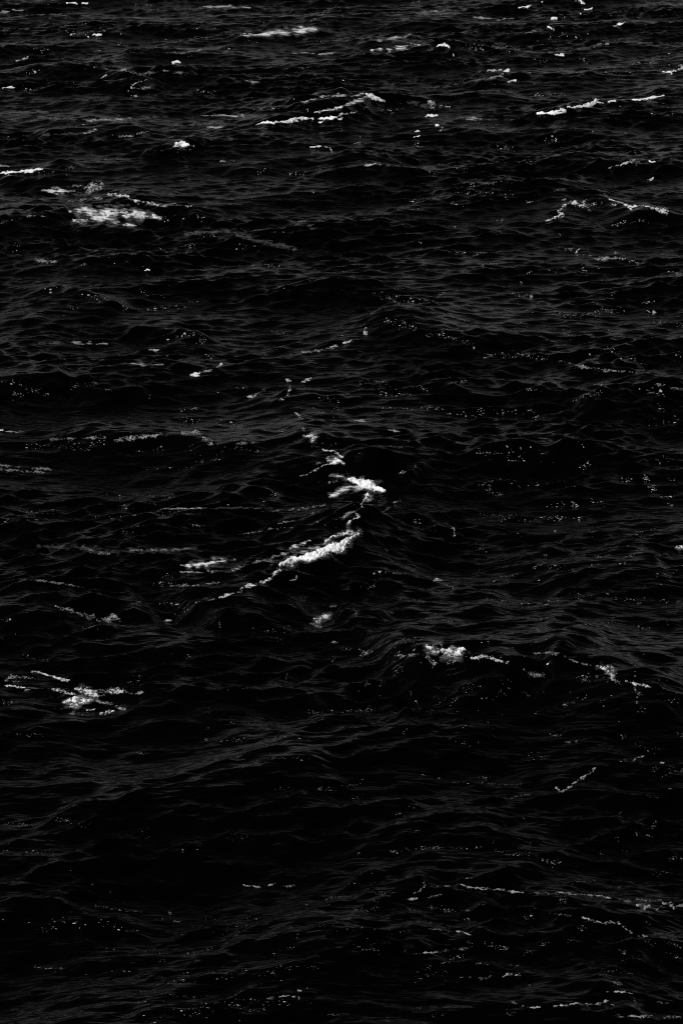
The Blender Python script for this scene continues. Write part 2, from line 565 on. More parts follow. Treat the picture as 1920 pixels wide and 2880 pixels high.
def build_foam(name, strokes, parent=None, loc=None):
    """strokes: list of (type, tile, pts). One mesh of foam lying on the sheet."""
    segs = []
    rest = []
    for typ, tile, pts in strokes:
        P = []
        for (uu, vv, ww) in to_photo(tile, pts):
            rest.append(pick(uu, vv))
            wk = ww / 2.8125
            if typ in 'LM' and wk < 3.0 and tile not in ('e', 'f'):
                wk *= 0.72
            P.append((uu / 2.8125, vv / 2.8125, wk))
        if len(P) == 1:
            P.append((P[0][0] + 0.4, P[0][1], P[0][2]))
        segs.append((typ, tile, np.array(P)))
    rest = np.array(rest)
    wmax = max(float(p[:, 2].max()) for _t, _k, p in segs) * 2.0 + 2.0
    ym = float(np.median(rest[:, 1]))
    pm = float(pix_m(ym))
    sd_ = CAM_H / math.hypot(ym, CAM_H)
    x0, x1 = rest[:, 0].min() - wmax * pm, rest[:, 0].max() + wmax * pm
    y0, y1 = rest[:, 1].min() - wmax * pm / sd_, rest[:, 1].max() + wmax * pm / sd_
    nx = int((x1 - x0) / (0.5 * pm)) + 2
    xs = np.linspace(x0, x1, nx)
    # rows closer together where the surface stands up steeply
    yy = np.linspace(y0, y1, 160)
    CX, CY = np.meshgrid(np.linspace(x0, x1, 60), yy, indexing='ij')
    cp_, _n = on_sheet(CX, CY)
    _u, cv = to_pixels(cp_)
    dv = np.percentile(np.abs(np.diff(cv, axis=1)), 85, axis=0) + 0.02
    cum = np.concatenate([[0], np.cumsum(dv)])
    ny = int(min(max(cum[-1] / 0.42, 6), 420))
    ys = np.interp(np.linspace(0, cum[-1], ny), cum, yy)
    GX, GY = np.meshgrid(xs, ys, indexing='ij')
    spos, snrm = on_sheet(GX, GY)
    # extent of the foam seen from the ship's rail
    sx_, sy_ = to_pixels(spos)
    wx = sx_ + 0.6 * sample(NZ_M, 512.0, sx_ * 2.2, sy_ * 4)
    wy = sy_ + 0.35 * sample(NZ_M, 512.0, sx_ * 2.2 + 211, sy_ * 4 + 57)
    nf = sample(NZ_F, 512.0, sx_ * 2.6, sy_ * 3.4)
    ne = sample(NZ_E, 512.0, sx_ * 1.7, sy_ * 2.6)
    nw = sample(NZ_M, 512.0, sx_ * 1.1 + 300, sy_ * 1.6 + 10)
    nm = sample(NZ_M, 512.0, sx_ * 2.0 + 90, sy_ * 3.2 + 33)
    nl = sample(NZ_L, 512.0, sx_ * 1.5 + 40, sy_ * 3.2 + 80)
    ns = sample(NZ_S, 512.0, (sx_ + 0.2 * sy_) * 0.32, (sy_ - 0.10 * sx_) * 3.6)
    dens = np.full(GX.shape, -1.0)
    lift = np.zeros(GX.shape)
    opac = np.zeros(GX.shape)
    for typ, tile, P in segs:
        q = np.full(GX.shape, -9.0)
        for (ax, ay, aw), (bx, by, bw) in zip(P[:-1], P[1:]):
            ax_, ay_, bx_, by_ = ax, ay, bx, by
            ex, ey = bx_ - ax_, by_ - ay_
            l2 = ex * ex + ey * ey + 1e-9
            t = np.clip(((wx - ax_) * ex + (wy - ay_) * ey) / l2, 0, 1)
            d = np.hypot(wx - ax_ - t * ex, wy - ay_ - t * ey)
            w = np.maximum((aw + t * (bw - aw)) * np.clip(1.0 + 0.38 * nw, 0.25, 1.35), 0.5) if typ != 'P' else np.maximum((aw + t * (bw - aw)) * np.clip(1 + 0.22 * nw, 0.5, 1.3), 0.5)
            q = np.maximum(q, 1 - d / w)
        wch = float(P[:, 2].max())
        small = wch < 2.4
        if typ == 'S':
            dd = 1.5 * np.minimum(q, 0.75) + 0.20 * nf + 0.16 * nm + 0.16 * ne - 0.16
            dd = np.where(q > -0.6, dd, -1)
            lf = min(0.12, 0.9 * pm * max(wch, 1.0) * 0.35)
            al = 1.15 * np.clip((dd + 0.14) / 0.55, 0, 1) * (0.90 + 0.07 * nf + 0.05 * nm)
        elif typ == 'P':      # smooth spilling wedge
            dd = 1.7 * np.minimum(q, 0.6) + 0.20 * ne + 0.16 * nf + 0.12 * nm - 0.12
            dd = np.where(q > -0.4, dd, -1)
            lf = min(0.12, 0.9 * pm * max(wch, 1.0) * 0.35)
            al = 1.2 * np.clip((dd + 0.10) / 0.45, 0, 1) * (0.88 + 0.08 * nm + 0.06 * nf)
        elif typ == 'M':      # dense froth
            rid = 1 - np.abs(nl) / 0.7
            dd = 1.15 * np.minimum(q, 0.6) + 0.30 * rid + 0.26 * nm + 0.22 * ne + 0.16 * nf - 0.36
            dd = np.where(q > -0.25, dd, -1)
            lf = min(0.09, 0.6 * pm * max(wch, 1.0) * 0.2 + 0.2 * pm)
            al = (0.66 if small else 0.92) * np.clip((dd + 0.10) / 0.75, 0, 1) ** 1.2
        elif typ == 'L':      # open lace
            rid = 1 - np.abs(nl) / 0.55
            dd = 0.9 * np.minimum(q, 0.7) + 0.24 * rid + 0.26 * nw + 0.26 * ne + 0.26 * nf - 0.50
            dd = np.where(q > -0.25, dd, -1)
            lf = 0.3 * pm
            al = (0.27 if small else 0.50) * np.clip((dd + 0.10) / 0.8, 0, 1) ** 1.3
        elif typ == 'K':      # dense streaks
            dd = 0.95 * np.minimum(q, 0.6) + ((0.20 * ns + 0.30 * nm + 0.24 * ne) if wch > 4.0 else (0.42 * ns + 0.14 * ne)) + 0.16 * nw - 0.30
            dd = np.where(q > -0.3, dd, -1)
            lf = 0.3 * pm
            al = (0.36 if small else 0.78) * np.clip((dd + 0.15) / 0.85, 0, 1) ** 1.3 * np.clip(1.6 * q + 0.30, 0, 1)
        else:                 # 'k' thin film of foam
            dd = 0.9 * q + 0.42 * ns + 0.25 * nm + 0.10 * nf - 0.30
            dd = np.where(q > -0.3, dd, -1)
            lf = 0.2 * pm
            al = 0.055 * np.clip((dd + 0.1) / 0.8, 0, 1) * np.clip(1.4 * q + 0.3, 0, 1)
        if wch > 3.0 and typ in 'SMKP':     # pale aerated water round the breaking crest
            al = np.maximum(al, 0.10 * np.clip(0.8 * q + 0.75, 0, 1) ** 1.5 * np.clip(0.7 + 0.5 * ns + 0.2 * nw, 0, 1.6))
        al = al * DIM.get(tile, 1.0)
        up = dd > dens
        lift = np.where(up, lf, lift)
        opac = np.maximum(opac, al)
        dens = np.maximum(dens, dd)
    dc = np.clip(dens, 0.0, 0.9)
    hgt = lift * (dc * 1.1) * (1 + 0.28 * np.clip(nm, -2, 2) + 0.08 * np.clip(nf, -2, 2)) + 0.16 * pm + 0.004
    opac[0, :] = opac[-1, :] = 0
    opac[:, 0] = opac[:, -1] = 0
    kf = np.maximum.reduce([opac[:-1, :-1], opac[1:, :-1], opac[:-1, 1:], opac[1:, 1:]]) > 0.004
    fi, fj = np.nonzero(kf)
    if len(fi) == 0:
        return None
    a = fi * ny + fj
    q4 = np.stack([a, a + ny, a + ny + 1, a + 1], -1)
    used, inv = np.unique(q4.ravel(), return_inverse=True)
    q4 = inv.reshape(-1, 4)
    pos, nrm = spos.reshape(-1, 3)[used], snrm.reshape(-1, 3)[used]
    nrm = nrm * 0.5 + np.array([0, 0, 0.5])
    pos = pos + nrm * hgt.ravel()[used][:, None]
    th_ = np.clip(opac.ravel()[used], 0, 1)
    if loc is None:
        loc = tuple(float(c) for c in pos.mean(0))
    ob = link_mesh(name, pos, q4, MAT_FOAM, loc, th_, parent)
    return ob, loc, len(q4)


GROUPS = {"whitecap": "whitecaps breaking on the waves", "foam_patch": "patches of lacy foam on the water",
          "foam_streak": "streaks of foam drawn out by the wind", "foam_line": "broken lines of foam along the crests"}
CATS = {"whitecap": "whitecap", "foam_patch": "foam patch", "foam_streak": "foam streak", "foam_line": "foam line"}
QUADS = 0


def thing(name, label, parts):
    """parts: list of strokes, or dict part name -> strokes"""
    global QUADS
    if isinstance(parts, list) and len(parts) > 1:
        parts = [(PART_NAMES[st[0]], [st]) for st in parts]
    elif isinstance(parts, dict):
        parts = [(pn, [st]) for pn, sts in parts.items() for st in sts]
    if isinstance(parts[0][1], list):
        e = bpy.data.objects.new(name, None)
        e.empty_display_size = 0.3
        scene.collection.objects.link(e)
        first_loc = None
        for pn, strokes in parts:
            if first_loc is None:
                P0 = to_photo(strokes[0][1], strokes[0][2])[0]
                x, y = pick(P0[0], P0[1])
                pp, _n = on_sheet(np.array([x]), np.array([y]))
                first_loc = tuple(float(c) for c in pp[0])
                e.location = first_loc
            r = build_foam(pn, strokes, parent=e, loc=first_loc)
            if r:
                QUADS += r[2]
        ob = e
    else:
        r = build_foam(name, parts)
        if not r:
            print("EMPTY", label)
            return
        ob = r[0]
        QUADS += r[2]
    if len(label.split()) > 16:
        print("LONG", label)
    ob["label"] = label
    ob["category"] = CATS[name]
    ob["group"] = GROUPS[name]


# ---- the largest breakers, with their parts
thing("whitecap", "longest whitecap at the centre, thick white roll with a ragged tail down to the left", {
    "breaking_crest": [('P', 'a', [(750, 860, 8), (780, 848, 18), (830, 828, 30), (880, 815, 18), (960, 800, 22), (1010, 780, 24), (1070, 758, 27), (1130, 742, 32), (1190, 722, 30), (1212, 690, 14), (1290, 645, 5)]),
                       ('M', 'a', [(1040, 715, 8), (1100, 670, 18), (1160, 645, 18), (1220, 630, 24), (1280, 638, 22), (1300, 652, 6)])],
    "foam_tail": [('M', 'a', [(590, 988, 12), (650, 975, 15), (690, 950, 15), (720, 910, 18), (755, 880, 18)]),
                  ('M', 'a', [(485, 1012, 12), (530, 1000, 18), (585, 998, 12)]),
                  ('M', 'a', [(345, 1082, 8), (390, 1065, 17), (425, 1055, 10)]),
                  ('L', 'a', [(170, 1115, 4), (260, 1100, 7), (340, 1082, 7), (440, 1050, 8), (490, 1035, 8)])],
    "foam_trail": [('K', 'a', [(825, 745, 8), (880, 718, 18), (920, 703, 20), (965, 688, 6)]),
                   ('K', 'a', [(590, 832, 8), (680, 815, 13), (760, 785, 13), (830, 775, 8)]),
                   ('K', 'a', [(860, 778, 10), (920, 765, 10), (970, 745, 16), (1010, 738, 10)]),
                   ('L', 'a', [(380, 908, 8), (450, 890, 17), (500, 865, 15), (590, 840, 10)]),
                   ('k', 'a', [(700, 840, 20), (840, 790, 26), (1000, 730, 26), (1120, 690, 26)])]})
thing("whitecap", "blunt bright whitecap shaped like a fin just above the longest central one", {
    "breaking_crest": [('P', 'a', [(1220, 262, 8), (1290, 285, 28), (1350, 305, 34), (1400, 318, 30), (1440, 338, 14), (1470, 350, 4)])],
    "foam_trail": [('K', 'a', [(1140, 248, 6), (1220, 256, 14), (1290, 275, 26)]),
                   ('K', 'a', [(1300, 312, 26), (1220, 325, 17), (1150, 360, 17), (1095, 378, 9)]),
                   ('L', 'a', [(1090, 295, 12), (1140, 278, 18)]),
                   ('L', 'a', [(1100, 240, 14), (1135, 230, 16)])]})
thing("whitecap", "bright peaked whitecap with two thin arms, on the tall wave in the upper middle", {
    "breaking_crest": [('P', 'c', [(1085, 150, 12), (1120, 168, 26), (1170, 190, 24), (1250, 214, 4)])],
    "foam_trail": [('K', 'c', [(1085, 165, 26), (1040, 195, 20), (980, 218, 14), (880, 252, 11), (780, 286, 8), (600, 318, 4)]),
                   ('K', 'c', [(480, 226, 5), (600, 195, 9), (690, 165, 16), (760, 162, 14), (840, 157, 14), (950, 165, 9), (1060, 142, 9)])]})
thing("whitecap", "broad lace whitecap with dark holes, hanging over the black lower wave", {
    "breaking_crest": [('M', 'd', [(190, 132, 8), (240, 152, 28), (300, 158, 30), (370, 160, 27), (405, 150, 16)]),
                       ('S', 'd', [(360, 165, 10), (395, 150, 14)])],
    "foam_trail": [('L', 'd', [(205, 200, 16), (225, 225, 24)]), ('L', 'd', [(310, 225, 10), (350, 215, 14)]),
                   ('L', 'd', [(60, 188, 9), (130, 178, 10), (185, 180, 10)])]})
# ---- other whitecaps
W = [
    ("small peaked whitecap alone, like a white tent, in the upper left",
     [('P', 0, [(797, 673, 4), (832, 662, 15), (868, 668, 4)]), ('k', 0, [(740, 694, 4), (790, 678, 6)])]),
    ("thin white roll rising to the right, first of two in line under the peaked whitecap",
     [('S', 'c', [(75, 426, 5), (150, 412, 12), (220, 411, 8), (330, 401, 14), (400, 386, 19), (480, 370, 20), (540, 371, 8), (595, 374, 3)])]),
    ("white roll second of two in line under the peaked whitecap, with a torn right end",
     [('S', 'c', [(635, 374, 6), (700, 372, 10), (760, 363, 13), (820, 363, 19)]),
      ('M', 'c', [(830, 350, 12), (850, 335, 14), (910, 327, 11), (960, 318, 10), (1000, 305, 12)]), ('K', 'c', [(1020, 285, 5), (1080, 270, 5)]),
      ('S', 'c', [(645, 412, 8), (680, 396, 5)])]),
    ("short low whitecap at the lower left end of the slanting roll in the upper right",
     [('S', 1, [(895, 524, 3), (940, 522, 6), (985, 515, 10), (1020, 505, 8)])]),
    ("long slanting white roll ending in a knob in the upper right",
     [('S', 1, [(1040, 495, 4), (1100, 492, 7), (1140, 481, 8), (1170, 467, 9), (1200, 477, 3)])]),
    ("thin white roll rising to the right edge beyond the slanting roll with a knob",
     [('S', 1, [(1335, 460, 4), (1380, 457, 5), (1430, 450, 5), (1470, 442, 4)])]),
    ("small flat whitecap between the knobbed roll and the thin roll by the right edge",
     [('S', 1, [(1225, 465, 4), (1250, 465, 5)]), ('k', 1, [(1240, 462, 8), (1320, 465, 5)])]),
    ("compact whitecap with a curved streak sweeping in from the left, top right quarter",
     [('S', 1, [(745, 328, 7), (765, 323, 10)]), ('K', 1, [(745, 338, 9), (735, 346, 9), (700, 356, 7), (655, 368, 5)]),
      ('M', 1, [(670, 325, 5), (710, 328, 6), (735, 322, 5)]), ('k', 1, [(340, 410, 6), (440, 400, 8), (500, 393, 6), (620, 370, 7), (700, 360, 8)]),
      ('L', 1, [(605, 338, 6), (630, 333, 7)])]),
    ("small hooked whitecap above a dark hollow near the top, right of the middle",
     [('S', 1, [(440, 213, 4), (470, 206, 6), (495, 217, 6)]), ('L', 1, [(395, 231, 4), (430, 228, 6)])]),
    ("thin flat white roll at the left edge, above the large lacy patches",
     [('S', 0, [(0, 796, 4), (75, 791, 6), (130, 787, 7), (180, 778, 6), (200, 776, 2)]), ('K', 0, [(-5, 762, 5), (40, 765, 3)])]),
    ("bright little whitecap with a dot beside it near the top edge at left",
     [('S', 0, [(305, 13, 4), (350, 16, 4)]), ('S', 0, [(380, 17, 5), (402, 17, 5)])]),
    ("small rounded whitecap below the pair at the top left edge",
     [('S', 0, [(435, 162, 4), (465, 160, 6)]), ('S', 0, [(405, 171, 3)]), ('S', 0, [(328, 158, 3)])]),
    ("short slanting fleck of foam near the left edge in the top left",
     [('M', 0, [(78, 282, 4), (105, 272, 7), (132, 264, 6)])]),
    ("tiny pointed whitecap alone left of the peaked whitecap's wave",
     [('S', 0, [(795, 288, 3), (812, 284, 6), (826, 287, 4)])]),
    ("small curved whitecap touching the left edge below the slanting fleck",
     [('S', 0, [(18, 407, 3), (45, 402, 5), (63, 404, 3)])]),
    ("small flat whitecap with two hooks on the dark wave right of the white tent",
     [('S', 0, [(1428, 676, 4), (1455, 673, 6), (1475, 675, 4)]), ('M', 0, [(1490, 676, 4), (1512, 681, 5), (1527, 702, 4)])]),
    ("little low whitecap right of the two white rolls, upper middle",
     [('S', 1, [(383, 536, 4), (410, 534, 6), (436, 528, 3)])]),
    ("small whitecap with a round blob under it, below the little low one",
     [('S', 1, [(340, 603, 3), (358, 603, 5)]), ('S', 1, [(345, 628, 5), (355, 627, 4)])]),
    ("pair of tiny foam blobs right of the whitecap with a blob under it",
     [('S', 1, [(437, 574, 4)]), ('M', 1, [(455, 600, 5), (462, 590, 7)])]),
    ("short whitecap hugging a dark crest, centre of the upper third",
     [('M', 1, [(113, 759, 6), (130, 758, 7), (150, 755, 7), (178, 758, 4)])]),
    ("tiny bright whitecap at the top edge, right of the middle",
     [('S', 1, [(820, 37, 3), (845, 31, 5), (866, 28, 4)])]),
    ("rounded whitecap with a faint streak on its left, near the top edge",
     [('S', 1, [(950, 125, 4), (966, 133, 7)]), ('K', 1, [(845, 152, 5), (880, 145, 6), (912, 135, 5)])]),
    ("small square whitecap above the rounded one near the top edge",
     [('S', 1, [(963, 90, 5), (982, 85, 6)])]),
    ("bright whitecap cut by the top edge right of the middle",
     [('S', 1, [(1095, 10, 5), (1112, 18, 7)]), ('M', 1, [(1075, 3, 6), (1090, 5, 5)])]),
    ("thin whitecap directly under the one cut by the top edge",
     [('S', 1, [(1115, 45, 3), (1152, 40, 4)]), ('S', 1, [(1097, 64, 5)])]),
    ("small slanting whitecap with a fine tail, top right",
     [('S', 1, [(1272, 113, 4), (1298, 103, 4)]), ('K', 1, [(1250, 121, 3), (1275, 113, 4)])]),
    ("small bright dash of foam in the dark hollow, top right",
     [('S', 1, [(983, 254, 4), (1015, 254, 4)])]),
    ("cluster of two whitecaps and lace touching the right edge near the top",
     [('S', 1, [(1478, 332, 5), (1508, 333, 6)]), ('L', 1, [(1485, 303, 8), (1520, 300, 8), (1568, 308, 9)]), ('M', 1, [(1515, 328, 4), (1545, 325, 6), (1568, 312, 6)])]),
    ("tiny whitecap like a comma under the compact streaked one",
     [('S', 1, [(770, 376, 3), (800, 370, 4)])]),
    ("small fleck with a hook, right side above the long lace crest",
     [('M', 1, [(1408, 829, 4), (1426, 821, 7)]), ('S', 1, [(1415, 744, 3), (1440, 745, 3)])]),
    ("lone bright fleck in the middle of the left half",
     [('S', 2, [(668, 66, 3), (685, 66, 5)])]),
    ("bright oval whitecap joined by dots to a small upright one, left of centre",
     [('S', 2, [(875, 548, 4), (900, 545, 9), (918, 540, 7)]), ('M', 2, [(1000, 510, 5), (1015, 495, 13)]), ('L', 2, [(925, 536, 6), (975, 525, 7), (1005, 510, 6)])]),
    ("short flat whitecap above the flat streak, left of centre",
     [('M', 2, [(688, 432, 5), (712, 433, 8), (732, 433, 5)])]),
    ("small frothy whitecap with a dotted arc to its right, left of the zigzag line",
     [('M', 2, [(1142, 652, 7), (1158, 649, 10), (1172, 644, 6)]), ('L', 2, [(1172, 636, 6), (1222, 618, 8)])]),
    ("small whitecap cut by the left edge in the middle of the picture's height",
     [('S', 2, [(-5, 800, 6), (15, 802, 6)]), ('K', 2, [(20, 805, 4), (110, 810, 3)])]),
    ("small round whitecap on a peak right of centre in the upper half",
     [('M', 3, [(105, 343, 13), (110, 360, 8)])]),
    ("ragged whitecap ending a dotted line, left of the small round one on a peak",
     [('M', 3, [(12, 402, 7), (30, 395, 12), (48, 385, 7)]), ('L', 2, [(1385, 445, 6), (1440, 438, 6), (1510, 424, 8)]), ('M', 2, [(1505, 428, 6), (1545, 412, 8)])]),
    ("small whitecap cut by the right edge below the middle",
     [('M', 5, [(1530, 165, 6), (1560, 157, 14), (1580, 160, 12)])]),
    ("small frothy whitecap alone to the left of the lone froth patch, lower left",
     [('M', 4, [(750, 505, 6), (768, 500, 10), (788, 495, 5)])]),
    ("round froth patch alone under the longest whitecap",
     [('M', 4, [(1440, 492, 9), (1468, 490, 19), (1500, 480, 15)]), ('L', 4, [(1520, 435, 7), (1535, 432, 8)]), ('L', 4, [(1425, 515, 7), (1470, 530, 8)])]),
    ("star-shaped whitecap on the steep crest in the lower right",
     [('M', 'd', [(1130, 240, 11), (1170, 258, 21), (1200, 272, 19), (1222, 270, 9)]), ('L', 'd', [(1135, 300, 10), (1150, 280, 12)]), ('L', 'd', [(1215, 300, 12), (1245, 345, 18)])]),
    ("short bright crest line right of the star-shaped whitecap",
     [('M', 'd', [(1285, 324, 6), (1340, 340, 7), (1380, 350, 10), (1432, 358, 8)]), ('L', 'd', [(1478, 352, 6), (1500, 367, 6)])]),
    ("arched whitecap right of the broad lace one, lower middle",
     [('M', 'd', [(440, 202, 8), (510, 190, 15), (550, 200, 15), (600, 215, 13), (638, 222, 7)])]),
    ("lone bright speck on the dim slope above the star-shaped whitecap",
     [('M', 'd', [(1030, 70, 6), (1040, 75, 7)])]),
    ("small upright twist of foam right of the longest whitecap",
     [('M', 5, [(510, 72, 7), (520, 95, 10), (518, 112, 6)])]),
    ("tiny hook of foam in the dark hollow below the longest whitecap",
     [('M', 'a', [(825, 962, 4), (860, 955, 8), (870, 938, 9)])]),
    ("small foam spot on the crest right of the longest whitecap and below it",
     [('M', 5, [(418, 318, 6), (440, 313, 9), (465, 315, 6)])]),
]
for lab, st in W:
    thing("whitecap", lab, st)

ST = [
    ("long feathered streak tapering left, biggest one along the top of the picture",
     [('K', 0, [(1110, 161, 4), (1200, 159, 7), (1290, 152, 14), (1370, 143, 14), (1450, 133, 8)])]),
    ("faint wide streak touching the top edge, left of the middle",
     [('K', 0, [(870, 41, 4), (980, 30, 8), (1100, 34, 7), (1150, 37, 3)])]),
    ("short dim streak at the left edge, topmost there",
     [('K', 0, [(-5, 58, 4), (60, 52, 6), (122, 46, 4)])]),
    ("straight thin bright streak at the top, right half",
     [('K', 1, [(605, 81, 3), (680, 86, 5), (740, 90, 7), (787, 86, 4)])]),
    ("thin streak ending in a point, left of the hooked whitecap near the top",
     [('K', 1, [(150, 187, 6), (200, 182, 5), (290, 172, 7), (318, 156, 5)])]),
    ("dim broad streak under the pointed one near the top",
     [('K', 1, [(140, 232, 6), (250, 222, 12), (350, 207, 7)])]),
    ("soft oval streak at the top edge right of the middle",
     [('k', 1, [(360, 62, 10), (440, 54, 16), (530, 62, 10)]), ('K', 1, [(430, 50, 6), (475, 50, 6)])]),
    ("long pale streak across the left, above the white tent",
     [('k', 0, [(180, 540, 8), (350, 552, 10), (540, 550, 15), (620, 545, 10), (770, 537, 7)]), ('K', 0, [(400, 554, 5), (540, 549, 6), (600, 543, 4)])]),
    ("pale streak between the long pale one and the white rolls",
     [('K', 0, [(930, 532, 5), (1000, 530, 5), (1115, 535, 6)])]),
    ("faint bent streak above the white tent's right",
     [('K', 0, [(935, 591, 4), (970, 589, 6), (1025, 584, 4)]), ('k', 0, [(800, 578, 7), (930, 570, 10), (1060, 568, 8)])]),
    ("feathery short streak left of the white tent",
     [('L', 0, [(550, 628, 7), (600, 625, 9), (650, 610, 8), (695, 603, 5)]), ('K', 0, [(570, 627, 4), (610, 625, 5)])]),
    ("thin short streak left of the feathery one, upper left",
     [('K', 0, [(390, 613, 5), (440, 599, 5)]), ('k', 0, [(200, 622, 6), (390, 613, 8)])]),
    ("dim streak at the left edge above the long pale streak",
     [('k', 0, [(-5, 515, 7), (80, 517, 8), (220, 515, 7)])]),
    ("slanting dotted streak in the right half under the long pale lines",
     [('K', 1, [(545, 540, 4), (580, 546, 7), (640, 549, 5)]), ('k', 1, [(640, 548, 8), (750, 548, 6)])]),
    ("curved faint streak above the compact streaked whitecap, top right",
     [('k', 1, [(690, 215, 10), (800, 230, 8), (900, 240, 8), (1050, 236, 7), (1200, 205, 8)]), ('K', 1, [(1180, 204, 5), (1225, 203, 4)])]),
    ("bright flat streak on the left, above the short flat whitecap",
     [('K', 2, [(300, 400, 4), (345, 400, 6), (400, 403, 9), (495, 405, 4)]), ('k', 2, [(180, 402, 6), (300, 402, 8)])]),
    ("bright flat streak under the short flat whitecap, left of centre",
     [('K', 2, [(600, 496, 4), (650, 498, 8), (700, 501, 4), (747, 499, 4)]), ('k', 2, [(540, 492, 4), (620, 496, 8)])]),
    ("lens-shaped bright streak left of the longest whitecap",
     [('K', 'a', [(75, 857, 4), (120, 862, 13), (200, 855, 21), (300, 834, 20), (380, 820, 12), (445, 820, 4)]),
      ('S', 'a', [(150, 860, 4), (240, 850, 9), (300, 838, 6)])]),
    ("two thin broken streaks under the lens-shaped one",
     [('L', 'a', [(255, 903, 8), (310, 900, 11), (355, 897, 7)]), ('K', 'a', [(60, 908, 5), (120, 905, 6), (230, 910, 5)]),
      ('L', 'a', [(0, 1000, 8), (90, 1001, 10), (195, 995, 8)]), ('L', 'a', [(235, 988, 7), (330, 980, 10)])]),
    ("speckled streaks fanning to the left from the fin-shaped whitecap",
     [('L', 'a', [(620, 490, 5), (900, 470, 6), (1040, 448, 9), (1065, 440, 5)]), ('L', 'a', [(740, 570, 5), (830, 555, 7), (920, 520, 8), (985, 498, 9)]),
      ('L', 'a', [(480, 645, 4), (600, 628, 7), (700, 608, 9), (840, 597, 6)]), ('L', 'a', [(1000, 560, 10), (1040, 548, 8)]),
      ('k', 'a', [(0, 470, 7), (200, 464, 6), (500, 462, 5), (700, 468, 6)])]),
    ("straight bright thread on the far left level with the fin-shaped whitecap",
     [('K', 'a', [(-60, 470, 4), (60, 467, 5), (215, 463, 4)])]),
    ("mottled band of fine streaks on the left, above the lens-shaped one",
     [('k', 4, [(180, 160, 12), (350, 165, 18), (480, 180, 20), (650, 182, 12), (900, 172, 10)]), ('L', 4, [(380, 160, 10), (430, 180, 12), (500, 195, 8)]),
      ('L', 4, [(600, 178, 6), (780, 175, 5), (900, 168, 5)])]),
    ("short bright dash above the dark central trough, right half",
     [('K', 3, [(60, 759, 4), (100, 759, 5), (130, 765, 3)])]),
    ("short bright dash on the slope below, right of the fin-shaped whitecap",
     [('K', 3, [(215, 800, 4), (245, 804, 5), (262, 808, 3)])]),
    ("dim sheet of foam sliding to the right, under the large lacy patches",
     [('k', 0, [(860, 1075, 14), (1040, 1062, 10), (1120, 1090, 12), (1230, 1115, 14), (1350, 1145, 12)])]),
    ("thin bright line of foam low on the left wave back",
     [('L', 4, [(100, 308, 4), (200, 318, 6), (280, 330, 6), (385, 346, 5)])]),
]
for lab, st in ST:
    thing("foam_streak", lab, st)

